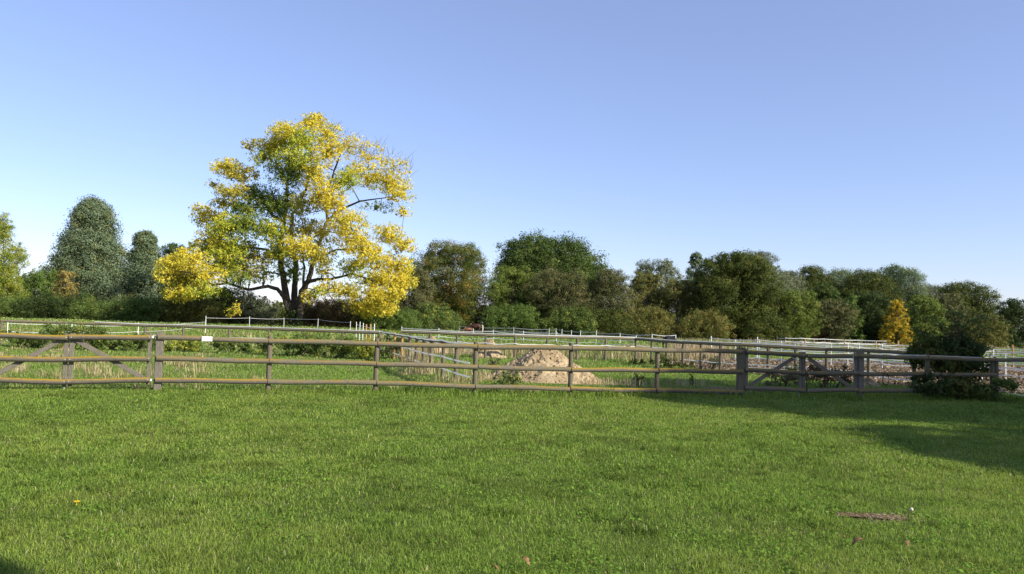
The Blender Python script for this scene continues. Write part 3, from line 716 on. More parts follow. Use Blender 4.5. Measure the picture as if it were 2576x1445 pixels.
    tree('birch_tree', 'olive yellow tree with a feathery top below the flat-topped tree', 'tree', 1625, 685, 120, 140, 'olive', 'dome', .02, dens=1.2, bark='bark_pale', group=G1)
    tree('birch_tree', 'rusty olive birch with thin pale stems left of the big dark tree', 'tree', 1705, 705, 130, 138, 'olive', 'dome', .02, dens=1.1, bark='bark_pale', group=G1)
    tree('hedge_bush', 'dull green bush below the dense brownish tree', 'bush', 1520, 775, 150, 127, 'darkolive', 'bush', 0, trunk=False, dens=1.2, group=G2)
    tree('hedge_bush', 'rust-flecked bush under the olive yellow tree', 'bush', 1630, 772, 130, 130, 'olive', 'bush', 0, trunk=False, dens=1.2, group=G2)
    tree('lime_tree', 'big dense dark tree, tallest of the right half of the wood', 'tree', 1850, 638, 225, 137, 'darkolive', 'dome', .02, lobes=30, leaf=.16, dens=1.7, cull=.36, per=90, bark='bark_dark', group=G1)
    tree('willow_tree', 'pale grey willow half hidden behind the big dense dark tree', 'tree', 1905, 633, 160, 172, 'grey', 'dome', .05, lobes=18, dens=1.2, bark='bark_pale', group=G1)
    tree('hedge_bush', 'yellow-green bush in front of the big dense dark tree', 'bush', 1775, 780, 130, 130, 'olive', 'bush', 0, trunk=False, group=G2)
    # right
    tree('cherry_tree', 'light green rounded tree just right of the big dense dark tree', 'tree', 2002, 732, 118, 138, 'light', 'round', .06, lobes=20, dens=1.5, clump=.26, group=G1)
    for i, (x, y_, w, l) in enumerate([(1985, 684, 130, 'grey willow crown right of the big dark tree on the skyline'), (2045, 672, 130, 'green willow on the skyline above the light green rounded tree'),
                                      (2112, 680, 150, 'rounded grey-green willow on the skyline above the leaning apple tree'), (2185, 679, 160, 'dark rounded willow in the middle of the right skyline'),
                                      (2262, 668, 140, 'feathery willow, highest on the skyline above the orange maple'), (2322, 714, 130, 'low pale willow on the skyline right of the feathery one')]):
        tree('willow_tree', l, 'tree', x, y_, w, 182 + (i % 3) * 5, ['grey', 'darkolive', 'willow', 'darkolive', 'willow', 'grey'][i], 'dome', .0, lobes=12, dens=1.5, lrk=1.25, group=G1)
    tree('ash_tree', 'dark green tree behind the leaning apple tree', 'tree', 2072, 715, 110, 152, 'oak', 'dome', .03, dens=1.3, group=G1)
    tree('apple_tree', 'greyish apple tree with a leaning trunk right of the light green rounded tree', 'tree', 2092, 752, 95, 139, 'brown', 'round', .2, lobes=14, dens=.9, lean=-.06, dx=1.0, bark='bark_dark', group=G1)
    tree('hazel_tree', 'green tree with yellowish tips between the apple tree and the dark spruce gap', 'tree', 2142, 742, 70, 146, 'green', 'dome', .05, group=G1)
    tree('hornbeam_tree', 'very dark tree left of the orange maple', 'tree', 2190, 735, 130, 150, 'dark', 'dome', .0, lobes=18, dens=1.6, group=G1)
    tree('maple_tree', 'small bright orange-yellow maple before the dark trees', 'tree', 2256, 754, 80, 136, 'orange', 'cone', .03, lobes=16, dens=1.1, clump=.2, cull=.44, group=G1)
    tree('lime_tree', 'mid green rounded tree right of the orange maple', 'tree', 2322, 742, 110, 142, 'light', 'dome', .02, lobes=18, dens=1.3, group=G1)
    tree('birch_tree', 'thin brownish birch right of the mid green rounded tree', 'tree', 2385, 738, 95, 146, 'brown', 'dome', .02, dens=1.2, bark='bark_pale', group=G1)
    tree('beech_tree', 'broad dark olive tree, last high crown on the right skyline', 'tree', 2432, 712, 190, 162, 'darkolive', 'dome', .02, lobes=24, dens=1.4, group=G1)
    tree('beech_tree', 'orange-tinged bush tree behind the shaded elder', 'tree', 2478, 790, 115, 140, 'olive', 'dome', .02, dens=1.2, group=G1)
    tree('oak_tree', 'dark low tree at the right picture edge', 'tree', 2555, 752, 120, 150, 'dark', 'dome', .0, dens=1.4, group=G1)
    tree('hornbeam_tree', 'dark bush tree under the apple tree', 'tree', 2050, 800, 110, 150, 'russet', 'dome', .0, dens=1.3, group=G1)
    tree('hedge_bush', 'dark low bush below the broad dark olive tree', 'bush', 2400, 800, 170, 155, 'dark', 'bush', 0, trunk=False, dens=1.3, group=G2)
    tree('hedge_bush', 'dark low bush under the mid green rounded tree', 'bush', 2260, 810, 170, 152, 'dark', 'bush', 0, trunk=False, dens=1.3, group=G2)
    tree('hedge_bush', 'low bush left of the light green rounded tree', 'bush', 1930, 800, 130, 133, 'darkolive', 'bush', 0, trunk=False, dens=1.2, group=G2)
trees()
def shade_trees():
    # trees standing outside the frame on the right and behind: they shade the corner of the lawn
    def place(name, label, x, y_, h, w, z0, pal, n):
        r = np.random.default_rng(int(x * 10 + 999)); rnd.seed(int(x * 10 + 999))
        root = thing(name, label, 'tree', (x, y_, Hf(x, y_))); mb = MB(); p, wt = PAL[pal]; Vq, Cq = [], []
        tp = limb(mb, (x, y_, -.1), (x, y_, h * .8), h * .024, h * .008, .03, 7, 8)
        for i in range(16):
            t = (i + .5) / 16; a = i * 2.399; e = math.sqrt(1 - (2 * t - 1) ** 2) * w / 2 * .72
            c = (x + e * math.cos(a), y_ + e * math.sin(a), z0 + (h - z0) * (.12 + .8 * t)); lr = w * .2
            q, col, cc = leaves_in_lobe(c, (lr, lr, lr * .8), n // 16, p, wt, r, .17, .26, cull=.34)
            Vq.append(q.reshape(-1, 3)); Cq.append(np.repeat(col[:, None], 4, 1).reshape(-1, 3))
            limb(mb, tp[2 + i % 5], c, h * .008, .02, .1, 4, 5)
        V = np.concatenate(Vq)
        big_mesh('crown', V, np.arange(len(V)).reshape(-1, 4), np.concatenate(Cq), M['leaf'], root)
        mb.build('trunk', M['bark'], root, smooth=True)
    place('oak_tree', 'tree outside the right picture edge shading the gate and lawn', 27.0, 9.9, 14, 12.5, 2.2, 'oak', 90000)
    place('oak_tree', 'lower tree outside the right picture edge shading the lawn corner', 20.6, 4.5, 9.0, 6.6, 1.8, 'oak', 32000)
    place('birch_tree', 'unseen slim tree added behind the camera to shade the lower left lawn corner', 6.25, -2.2, 8.0, 2.5, 5.9, 'light', 4200)  # unknown shadow caster; this unseen tree is added to throw the corner shadow
shade_trees()

# ------------------------------------------------------------------ near fence and gates
DPROF = []
for k in range(12):
    a = 2 * math.pi * k / 12 + .13
    x_, y_ = math.cos(a), math.sin(a)
    DPROF.append((max(-.55, x_) , y_))
def rail(parent, p0, p1, rad, mat, name='rail'):
    """round-fronted rail, flat side on the posts; p0 left end, p1 right end (axis)."""
    p0, p1 = Vector(p0), Vector(p1); n = max(6, int((p1 - p0).length / .22)); mb = MB()
    ph = rnd.uniform(0, 6)
    pts = [p0.lerp(p1, i / n) + Vector((0, 0, .008 * math.sin(ph + i * .55) + rnd.uniform(-.003, .003))) for i in range(n + 1)]
    sc = [rad * (1 + .035 * math.sin(ph * 2 + i * .8)) for i in range(n + 1)]
    # rounded ends
    d = (p1 - p0).normalized() * .006
    pts = [pts[0] - d] + pts + [pts[-1] + d]; sc = [rad * .86] + sc + [rad * .86]
    prof = DPROF
    mb.sweep(pts, prof, sc, (0, 0, 1), True, .012)
    return mb.build(name, mat, parent, smooth=False)
def round_post(parent, p, top, rad, mat, name='post', lean=(0, 0)):
    mb = MB(); p = Vector(p); t = Vector(top); n = 8
    pts = [p.lerp(t, i / n) for i in range(n + 1)]
    sc = [rad * (1.03 - .05 * i / n + rnd.uniform(-.01, .01)) for i in range(n + 1)]
    pts.append(t + Vector((0, 0, .012))); sc.append(rad * .85)
    mb.tube(pts, sc, 14, .012)
    return mb.build(name, mat, parent, smooth=False)
def board(parent, p0, p1, w, t, mat, name, up=None):
    mb = MB(); mb.beam(p0, p1, w, t, FN if up is None else up, .006, 4); return mb.build(name, mat, parent)
RR = .056
def fpt(px, py, off=0.0): return on_f(px, py, off)
def cpost(pxb, pyb, pxt, pyt):
    b = fpt(pxb, pyb); t = fpt(pxt, pyt)
    b.z = Hf(b.x, b.y) - .15; t.x, t.y = b.x + (t.x - b.x) * .3, b.y + (t.y - b.y) * .3
    return b, t
def near_fence():
    rnd.seed(31)
    f = thing('wooden_fence', 'long weathered post and rail fence with three rails between the two gates', 'fence', (0, FA, Hf(0, FA)))
    gp = thing  # noqa
    # square gate post on the left, in two halves
    b = fpt(396, 984); t = fpt(404.5, 836)
    mb = MB(); mb.beam((b.x, b.y, -.15), (b.x, b.y, t.z), .15, .14, FDIR, .01, 4); mb.build('gate_post', M['board'], f)
    for (xb, yb, xt, yt) in ((674, 983, 680, 847), (944, 986, 948, 853), (1193.5, 988, 1197.5, 861.5), (1434, 992, 1436.5, 863.5), (1652, 991, 1653, 879)):
        bb, tt = cpost(xb, yb, xt, yt); round_post(f, bb, tt, .056, M['post'])
    b = fpt(1862, 992); t = fpt(1862, 874.5)
    mb = MB(); mb.beam((b.x, b.y, -.15), (b.x, b.y, t.z), .17, .15, FDIR, .01, 4); mb.build('gate_post', M['post'], f)
    def rl(pts, lichen):
        for (x0, y0), (x1, y1), m in zip(pts[:-1], pts[1:], lichen):
            rail(f, fpt(x0 + 1.3, y0, -.08), fpt(x1 - 1.3, y1, -.08), RR, M['rail_lichen' if m else 'rail'])
    rl([(397, 849.5), (676, 858), (949.5, 865), (1201, 873), (1438, 876), (1869, 885)], [0, 0, 0, 0, 0])
    rl([(393, 902.5), (677, 908.8), (947, 916.3), (1202, 923.3), (1436, 930.5), (1656, 932.5), (1870, 936)], [0, 0, 0, 0, 1, 1])
    rl([(390, 958), (673, 960), (947, 963.7), (1195, 972.5), (1434, 979), (1650, 983), (1869, 987)], [1, 0, 0, 0, 1, 1])
    # white electric tape on top of the first spans
    mb = MB(); a = fpt(470, 847.5, -.03); pts = [fpt(470, 847), fpt(560, 850.5), fpt(674, 852)]
    mb.beam(pts[0], pts[1], .02, .012, (0, 0, 1), .002); mb.beam(pts[1], pts[2], .02, .012, (0, 0, 1), .002)
    mb.build('tape', M['tape'], f)
    # sign
    p = fpt(521, 852.8, -.155); mb = MB(); w = 24.0 * 17.8 / FPX; h = 11.5 * 17.8 / FPX
    mb.beam(p - FDIR * w / 2, p + FDIR * w / 2, h, .008, (0, 0, 1), .002); 
    o = mb.build('sign', M['white'], None, origin=p); tag(o, 'small blank white sign board screwed on the top rail beside the left gate post', 'sign')
near_fence()
def gate(name, label, xL, xR, rails, up_boards, diag, lichen, extra=None):
    """rails: three ((x0,y0),(x1,y1)); up_boards: list of (x_bottom,y_bottom,x_top,y_top,width)."""
    rnd.seed(int(xL) + 5)
    m0 = fpt((xL + xR) / 2, rails[2][0][1]); g = thing(name, label, 'gate', (m0.x, m0.y, Hf(m0.x, m0.y)))
    for (a, b_), li in zip(rails, lichen):
        rail(g, fpt(*a, -.085), fpt(*b_, -.085), RR * 1.0, M['rail_lichen' if li else 'rail'])
        for e, s in ((a, 4.5), (b_, -4.5)):
            p = fpt(e[0] + s, e[1] - .5, -.147); mb = MB(); mb.tube([p, p + FN * .008], [.011, .008], 8); mb.build('bolt', M['steel'], g)
    for (xb, yb, xt, yt, w) in up_boards:
        b = fpt(xb, yb); t = fpt(xt, yt); board(g, (b.x, b.y, b.z), (b.x, b.y, t.z), .035, w, M['board'], 'upright', FN)
    for (x0, y0, x1, y1) in diag:
        p = fpt(x0, y0, -.012); q = fpt(x1, y1, -.012); mb = MB(); d = (q - p).normalized()
        mb.beam(p, q, .095, .03, FN.cross(d).cross(FN) * 0 + Vector((0, 0, 1)), .004, 4); mb.build('brace', M['board'], g)
    if extra: extra(g)
    return g
def ex_stake(g):
    b = fpt(160.5, 989); t = fpt(161.5, 958); mb = MB(); mb.tube([(b.x, b.y, Hf(b.x, b.y) - .05), (b.x, b.y, t.z)], .014, 8); mb.build('drop_bolt', M['steel'], g)
def ex_ins(g):
    for (x, y_) in ((384.5, 848.5), (379.5, 956.5)):
        p = fpt(x, y_, -.02); mb = MB(); mb.beam(p - FDIR * .018, p + FDIR * .022, .05, .04, (0, 0, 1), .006); mb.build('insulator', M['white'], g)
    p = fpt(384, 956.5, -.02); mb = MB(); mb.tube([p, p + FDIR * .09], [.012, .012], 6); mb.build('latch', M['black'], g)
gate('wooden_gate', 'gate leaf with orange lichen on its rails, cut off by the left picture edge', -60, 172, [((-70, 842.5), (170.5, 850.3)), ((-72, 899.5), (168, 906)), ((-74, 954.5), (165.5, 961.3))],
     [(161, 973, 168, 840, .085), (-62, 966, -60, 832, .085)], [(-50, 964, 160, 853)], (1, 1, 1), ex_stake)
gate('wooden_gate', 'gate leaf with orange lichen closing against the square post left of the blank sign', 175, 383, [((174.5, 849.5), (380.5, 849.5)), ((171, 905), (377.5, 903.3)), ((168, 960.3), (376, 957))],
     [(175.5, 972, 180, 838.5, .09), (371.5, 968, 377.5, 837, .075)], [(190, 855, 361, 952)], (1, 1, 1), ex_ins)
gate('wooden_gate', 'shaded gate leaf hung on the square post right of the sand heap', 1874, 2026, [((1878, 886), (2026, 896)), ((1874.5, 931.5), (2027, 938.5)), ((1874, 976), (2026, 983))],
     [(1876.5, 983, 1878.5, 877, .085), (2013, 989, 2014, 886, .085)], [(1886, 970, 2000, 899)], (1, 1, 0))
def ex_stake2(g):
    b = fpt(2010, 1003); t = fpt(2010, 984); mb = MB(); mb.tube([(b.x, b.y, Hf(b.x, b.y) - .05), (b.x, b.y, t.z)], .012, 8); mb.build('drop_bolt', M['steel'], g)
gate('wooden_gate', 'shaded gate leaf beside the black rope loop, its brace falling to the right', 2028, 2157, [((2030, 896.8), (2157, 895.5)), ((2029, 939), (2158, 938)), ((2029, 982.8), (2158, 981.8))],
     [(2021.5, 989, 2022, 886, .085), (2151, 987, 2152, 887, .09)], [(2034, 902, 2142, 975)], (0, 0, 0), ex_stake2)
def right_fence():
    rnd.seed(77)
    f = thing('wooden_fence', 'shaded post and rail fence running from the right gate into the elder bush', 'fence', fpt(2332, 1003))
    b = fpt(2163, 1003); t = fpt(2164.5, 885.7); mb = MB(); mb.beam((b.x, b.y, -.15), (b.x, b.y, t.z), .15, .14, FDIR, .01, 4); mb.build('gate_post', M['board'], f)
    for (xb, yb, xt, yt) in ((2332, 1003, 2333, 892), (2496, 1003, 2496.5, 902), (2506, 1000, 2506, 905)):
        bb, tt = cpost(xb, yb, xt, yt); round_post(f, bb, tt, .058, M['post'])
    for pts in ([(2158, 895.7), (2333, 901), (2500, 905.3), (2680, 908)], [(2158, 940.5), (2332, 942.3), (2506, 944)], [(2158, 983), (2332, 984.3), (2496, 987.5)]):
        for (x0, y0), (x1, y1) in zip(pts[:-1], pts[1:]):
            rail(f, fpt(x0 + 1, y0, -.08), fpt(x1 - 1, y1, -.08), RR, M['rail'])
    mb = MB(); mb.beam(fpt(2262, 893.3, -.02), fpt(2330, 894.5, -.02), .018, .03, (0, 0, 1), .002); mb.beam(fpt(2340, 895, -.02), fpt(2470, 900, -.02), .018, .03, (0, 0, 1), .002); mb.build('tape', M['tape'], f)
right_fence()
def ropes():
    # black loop hanging on the mid rail of the right fence
    c = fpt(2228.5, 954, -.17); pts = []
    for i in range(29):
        a = 2 * math.pi * i / 28 + math.pi / 2; rx = .098 * (1 - .3 * max(0, math.sin(a))); rz = .165
        pts.append(c + FDIR * (rx * math.cos(a)) + Vector((0, 0, rz * math.sin(a))) + FN * (.0 if math.sin(a) < .8 else -.06))
    mb = MB(); mb.tube(pts, .012, 8); o = mb.build('rope_loop', M['black'], None, origin=c, smooth=True); tag(o, 'black rubber loop hanging from the middle rail right of the gate', 'loop')
    # dark cord on the gate middle
    pts = [fpt(2026, 893, -.16), fpt(2024, 915, -.17), fpt(2027, 938, -.17), fpt(2029, 960, -.16), fpt(2031, 994, -.15)]
    mb = MB(); mb.tube(pts, .009, 6); o = mb.build('gate_cord', M['black'], None, origin=pts[-1], smooth=True); tag(o, 'thin dark cord hanging down between the two shaded gate leaves', 'cord')
    pts = [fpt(1994, 900, -.15), fpt(1999, 904, -.17), fpt(2004, 902, -.17), fpt(2008, 905, -.15)]
    mb = MB(); mb.tube(pts, .008, 6); o = mb.build('pale_cord', M['wire'], None, origin=pts[0], smooth=True); tag(o, 'short pale cord looped under the top rail of the shaded gate', 'cord')
    pts = [fpt(2146, 895, -.15), fpt(2148, 915, -.16), fpt(2151, 938, -.16)]
    mb = MB(); mb.tube(pts, .007, 6); o = mb.build('pale_cord', M['wire'], None, origin=pts[-1], smooth=True); tag(o, 'pale cord stretched down the end of the gate leaf beside the black loop', 'cord')
    pts = [fpt(2502, 975, -.1), fpt(2520, 984, -.3), fpt(2545, 991, -.5), fpt(2600, 1001, -.6), fpt(2640, 1008, -.7)]
    mb = MB(); mb.tube(pts, .010, 6); o = mb.build('white_rope', M['wire'], None, origin=pts[0], smooth=True); tag(o, 'pale rope running down from the last post towards the right picture edge', 'rope')
ropes()

# ------------------------------------------------------------------ middle and far fences
def gpt(px, py, h):
    p = at_h(px, py, h); return Vector((p.x, p.y, Hf(p.x, p.y)))
def rail_fence(label, tops, posts, h, loc_i=0, railr=.06, tapes=(), post_mat='post', rail_mat='rail', toptape=None, prad=.06):
    """tops: (px,py) of the rail line at height h; posts: px list; tapes: (z0, from, to, width)."""
    P = [at_h(x, y_, h) for x, y_ in tops]
    f = thing('rail_fence', label, 'fence', (P[loc_i].x, P[loc_i].y, Hf(P[loc_i].x, P[loc_i].y)))
    xs = [t[0] for t in tops]
    def at(px):
        for i in range(len(xs) - 1):
            if xs[i] <= px <= xs[i + 1]:
                # intersect the view azimuth with the ground line of this span
                a, b = P[i], P[i + 1]; d = ray(px, 850); den = (b.x - a.x) * d.y - (b.y - a.y) * d.x
                s = (a.y * d.x - a.x * d.y) / den; return a.lerp(b, s)
        return P[0] if px < xs[0] else P[-1]
    Q = [at(px) for px in posts]
    for q in Q:
        round_post(f, (q.x, q.y, Hf(q.x, q.y) - .1), (q.x, q.y, Hf(q.x, q.y) + h - .03), prad, M[post_mat])
    ends = Q if railr else []
    for a, b in zip(ends[:-1], ends[1:]):
        rail(f, (a.x, a.y, Hf(a.x, a.y) + h), (b.x, b.y, Hf(b.x, b.y) + h), railr, M[rail_mat])
    for (z, i0, i1, w, sag) in tapes:
        mb = MB()
        for a, b in zip(Q[i0:i1], Q[i0 + 1:i1 + 1]):
            o = Vector((0, -.075, 0)); k = 5
            pts = [Vector((a.x, a.y, Hf(a.x, a.y) + z)).lerp(Vector((b.x, b.y, Hf(b.x, b.y) + z)), j / k) + o - Vector((0, 0, sag * rnd.uniform(.3, 1.2) * math.sin(math.pi * j / k))) for j in range(k + 1)]
            for u, v in zip(pts[:-1], pts[1:]): mb.beam(u, v, w, .006, (0, 0, 1), .001)
        mb.build('tape', M['tape'], f)
    if toptape:
        i0, i1, w = toptape; mb = MB()
        for a, b in zip(Q[i0:i1], Q[i0 + 1:i1 + 1]):
            mb.beam((a.x, a.y - .03, Hf(a.x, a.y) + h + railr + .018), (b.x, b.y - .03, Hf(b.x, b.y) + h + railr + .018), .036, w, (0, 0, 1), .002)
        mb.build('tape', M['tape'], f)
    return f, Q
rnd.seed(5)
rail_fence('long single-rail fence in front of the bramble hedge at left', [(-120, 804), (0, 808.3), (300, 816.5), (644, 827.5), (957, 838)], [-115, 2.5, 120, 236, 364, 460, 576, 676, 770, 862, 955], 1.12,
           tapes=((.62, 0, 4, .03, .01), (.68, 4, 10, .03, .02)), toptape=(3, 10, .05))
rail_fence('rail fence with white tape on top behind the sand heap', [(1000, 836.8), (1288, 846), (1601, 854)], [1010, 1082, 1150, 1222, 1296, 1377, 1452, 1524, 1600], 1.13, tapes=((.78, 2, 8, .04, .05),), toptape=(0, 8, .07))
rail_fence('rail fence with white tapes coming nearer from the corner to the shaded gates', [(1601, 854), (1813, 867.5), (2080, 877.5), (2186, 884), (2330, 893)], [1601, 1640, 1678, 1719, 1764, 1813, 1863, 1933, 2002, 2080, 2186, 2300], 1.13,
           tapes=((.82, 0, 11, .045, .01), (.42, 3, 11, .035, .03), (.3, 6, 11, .035, .03)), toptape=(0, 9, .05))
def oblique():
    rnd.seed(12)
    h = 1.1
    tops = [(957, 837), (975, 839.5), (993, 841.5), (1012, 843.5), (1031, 846), (1049, 848), (1067, 849.5), (1086, 852), (1117, 857), (1150, 863.5), (1190, 871)]
    a0 = Vector((-6.6, 39.5, 0)); b0 = Vector((-1.0, 20.2, 0))
    f = thing('tape_fence', 'close-set post fence with wide white tapes running away left of the sand heap', 'fence', (-3, 27, Hf(-3, 27)))
    Q = []
    for i, (px, py) in enumerate(tops):
        d = ray(px, 850); den = (b0.x - a0.x) * d.y - (b0.y - a0.y) * d.x
        s = (a0.y * d.x - a0.x * d.y) / den; q = a0.lerp(b0, s); q.z = Hf(q.x, q.y); Q.append(q)
        fresh = i in (2, 3)
        if i < 10: round_post(f, q - Vector((0, 0, .1)), q + Vector((0, 0, h + rnd.uniform(-.03, .07))), .062 if not fresh else .05, M['newpost' if fresh else 'post'])
    side = (b0 - a0).normalized().cross(Vector((0, 0, 1))) * .07
    for z, w, sgn, sag in ((h + .03, .05, 1, .02), (h - .05, .04, -1, .05), (h - .45, .045, 1, .008), (h - .8, .045, 1, .008)):
        mb = MB()
        for a, b in zip(Q[:-1], Q[1:]):
            k = 5; pts = [(a.lerp(b, j / k) + Vector((0, 0, z - sag * math.sin(math.pi * j / k))) + side * sgn) for j in range(k + 1)]
            for u, v in zip(pts[:-1], pts[1:]): mb.beam(u, v, w, .008, (0, 0, 1), .001)
        mb.build('tape', M['tape'], f)
    # dark split rails under the tape
    for a, b in zip(Q[:-1], Q[1:]):
        rail(f, a + Vector((0, 0, h - .02)) - side * .2, b + Vector((0, 0, h - .02)) - side * .2, .045, M['post'])
oblique()
def wire_fence(label, pts, zs, lift, wrad, post='white', prad=.018, h=1.15, mat='tape', name='electric_fence', sag=.05, fresh=()):
    """pts: (px, distance); posts at each; zs heights of tapes."""
    Q = []
    for px, D in pts:
        p = at_d(px, 850, D); Q.append(Vector((p.x, p.y, Hf(p.x, p.y))))
    c = Q[len(Q) // 2]; f = thing(name, label, 'fence', c)
    for i, q in enumerate(Q):
        mb = MB(); fr = i in fresh; rr = .045 if fr else prad; jj = Vector((rnd.uniform(-.03, .03), 0, rnd.uniform(-.05, .08)))
        mb.tube([q - Vector((0, 0, .1)), q + Vector((0, 0, h * .5)) + jj * .5, q + Vector((0, 0, h)) + jj], rr, 8)
        mb.build('post', M['newpost' if fr else post], f)
    for z in zs:
        mb = MB()
        for a, b in zip(Q[:-1], Q[1:]):
            k = 4; s = sag * rnd.uniform(.3, 1.5); za, zb = z + rnd.uniform(-.04, .04), z + rnd.uniform(-.04, .04)
            P = [a.lerp(b, j / k) + Vector((0, -prad - .01, za + (zb - za) * j / k - s * math.sin(math.pi * j / k))) for j in range(k + 1)]
            for u, v in zip(P[:-1], P[1:]): mb.beam(u, v, wrad * 2, max(.008, wrad * .5), (0, 0, 1), .001)
        mb.build('tape', M[mat], f)
    return f
rnd.seed(8)
wire_fence('thin white electric fence beside the ash trunk', [(516, 70), (626, 82), (713, 84), (798, 82), (880, 78)], (1.05,), 0, .012, h=1.15, prad=.03, mat='wire', post='wire')
wire_fence('short electric fence of white posts behind the left rail fence', [(18, 40), (180, 44), (347, 48), (516, 62)], (.95, .55), 0, .009, h=1.05, prad=.022, mat='wire')
wire_fence('row of white and tan stakes receding below the right side of the ash', [(896, 60), (904, 55), (912, 50.5), (921, 47), (931, 44.5), (942, 42.5)], (1.3, .9, .5), 0, .012, h=1.45, prad=.022, fresh=(3, 4))
wire_fence('white tape fence standing before the horses', [(1010, 76), (1104, 75), (1241, 75), (1317, 74), (1400, 73), (1500, 72), (1600, 70)], (.92, .6, .25), 0, .026, h=1.0, prad=.028, sag=.1)
wire_fence('highest white rope fence behind the horses', [(1080, 128), (1155, 124), (1292, 120), (1381, 118), (1398, 112), (1413, 104), (1437, 96), (1460, 90), (1500, 84), (1560, 80), (1640, 78), (1700, 78)], (1.05, .6), 0, .03, h=1.15, prad=.035, mat='wire', sag=.08)
wire_fence('white tape fence with fresh wooden posts across the chip paddock', [(1790, 52), (1905, 50), (2025, 49), (2124, 48.5), (2204, 48.5), (2258, 48.5), (2310, 48), (2370, 47), (2440, 46), (2548, 44), (2640, 43)], (1.15, .88, .5), 0, .022, h=1.3, prad=.03, fresh=(2, 3, 4, 5, 9), sag=.07)
wire_fence('nearer white tape fence with thin plastic posts at the chip paddock', [(1850, 42), (1910, 41.5), (1966, 41), (2002, 40.6), (2091, 40), (2133, 39.5), (2162, 39), (2220, 38), (2300, 37.5), (2400, 37), (2500, 37), (2600, 36)], (1.1, .8, .55, .3), 0, .022, h=1.2, prad=.022, sag=.05)
wire_fence('nearest white tape fence right of the elder bush', [(2470, 31), (2530, 30.5), (2590, 30), (2660, 29.5)], (1.05, .85, .6, .3), 0, .02, h=1.15, prad=.025, sag=.04)
wire_fence('thin grey fence far across the right pasture', [(1955, 95), (1975, 92), (2015, 92), (2075, 94), (2163, 96), (2230, 96)], (1.0, .6), 0, .03, h=1.1, prad=.05, mat='wire', post='post')

# ------------------------------------------------------------------ earth heaps
def heap(name, label, cx, cy, rx, ry, h, seed, cat='heap', lobes=None, parent_plants=True):
    n_r, n_a = 120, 300; V = []; z0 = Hf(cx, cy)
    rr = np.linspace(0, 1, n_r); aa = np.linspace(0, 2 * np.pi, n_a, endpoint=False)
    RRm, AA = np.meshgrid(rr, aa, indexing='ij')
    edge = 1 + .18 * (vnoise(np.cos(AA) * 2 + 9, np.sin(AA) * 2 + 9, .8, seed) - .5)
    X = cx + RRm * rx * np.cos(AA) * edge; Y = cy + RRm * ry * np.sin(AA) * edge
    t = RRm
    prof = np.minimum(np.clip((1.13 - t * 1.13), 0, 2) ** 1.12, .95)
    Z = prof * h
    if lobes:
        for (lx, ly, lr, lh) in lobes: Z = np.maximum(Z, lh * np.clip(1 - np.hypot((X - cx - lx), (Y - cy - ly)) / lr, 0, 1) ** .85)
    fall = ss(0, .25, 1 - t)
    n1 = vnoise(X, Y, .5, seed + 1) - .5; n2 = vnoise(X + 3, Y, .17, seed + 2) - .5; n3 = vnoise(X, Y + 5, .07, seed + 3) - .5; gl = np.abs(vnoise(AA * 2.2 + .8 * RRm, RRm * 1.6, .55, seed + 4) - .5)
    n4 = vnoise(X + 1, Y + 2, .035, seed + 7) - .5; rid = np.abs(vnoise(X, Y, .24, seed + 8) - .5)
    Z = Z + (.16 * n1 + .07 * n2 + .055 * n3 + .04 * n4 - .06 * rid * ss(.1, .4, t) - .26 * gl * ss(.05, .5, t) - .1 * ss(.03, .0, np.abs(vnoise(X, Y + 9, .6, seed + 12) - .5))) * min(h, .9) * fall
    Z = np.where(t >= .999, -.03, np.maximum(Z, -.02)) + z0
    V = np.stack([X, Y, Z], -1).reshape(-1, 3); I = np.arange(n_r * n_a).reshape(n_r, n_a); J = np.roll(I, -1, 1)
    F = np.stack([I[:-1], J[:-1], J[1:], I[1:]], -1)[:, :, [0, 3, 2, 1]].reshape(-1, 4)
    r = np.random.default_rng(seed); fl = V.reshape(n_r, n_a, 3); VV = [V]; FF = [F]; off = len(V)
    box = np.array([(x_, y2, z_) for x_ in (-1, 1) for y2 in (-1, 1) for z_ in (-.7, .7)], float); bf = np.array([(0, 1, 3, 2), (4, 6, 7, 5), (0, 4, 5, 1), (2, 3, 7, 6), (0, 2, 6, 4), (1, 5, 7, 3)])
    for _ in range(int(420 * rx)):          # clods
        i = min(int(n_r * (.12 + .85 * r.random() ** .7)), n_r - 2); q_ = r.uniform(.006, .03) * (1.8 if r.random() < .06 else 1)
        rot = np.array(Matrix.Rotation(r.uniform(0, 6), 3, Vector(r.normal(size=3)).normalized()))
        VV.append((box * r.uniform(.6, 1.3, (8, 3)) * q_) @ rot.T + fl[i, r.integers(0, n_a)]); FF.append(bf + off); off += 8
    o = big_mesh(name, np.concatenate(VV), np.concatenate(FF), None, M['sand'], None, (cx, cy, z0))
    tag(o, label, cat)
    return o
tag(patch('sand', [(HC.x - 2.0, HC.y - 1.2), (HC.x - .5, HC.y - 1.75), (HC.x + 1.4, HC.y - 1.6), (HC.x + 2.5, HC.y - .7), (HC.x + 2.1, HC.y + 1), (HC.x - 1.6, HC.y + 1.2)], M['sand'], .02, .15, .35), kind='structure')
heap('sand_heap', 'large heap of pale sandy soil with clods and dry roots behind the near fence', HC.x, HC.y, 1.85, 1.5, 1.03, 60, lobes=[(.4, -.45, 1.0, .6)])
p = at_d(1232, 860, 38); heap('sand_heap', 'low sandy mound with grass patches behind the heap, by the taped rail fence', p.x, p.y, .95, .8, .95, 71)
p = at_d(1086, 850, 43); heap('sand_heap', 'small sandy mound at the far end of the close-set post fence', p.x, p.y, 1.0, .8, 1.0, 81)
p = at_d(2181, 960, 25.4); heap('sand_heap', 'small pale mound of earth behind the shaded gate post', p.x, p.y, .42, .4, .3, 86)

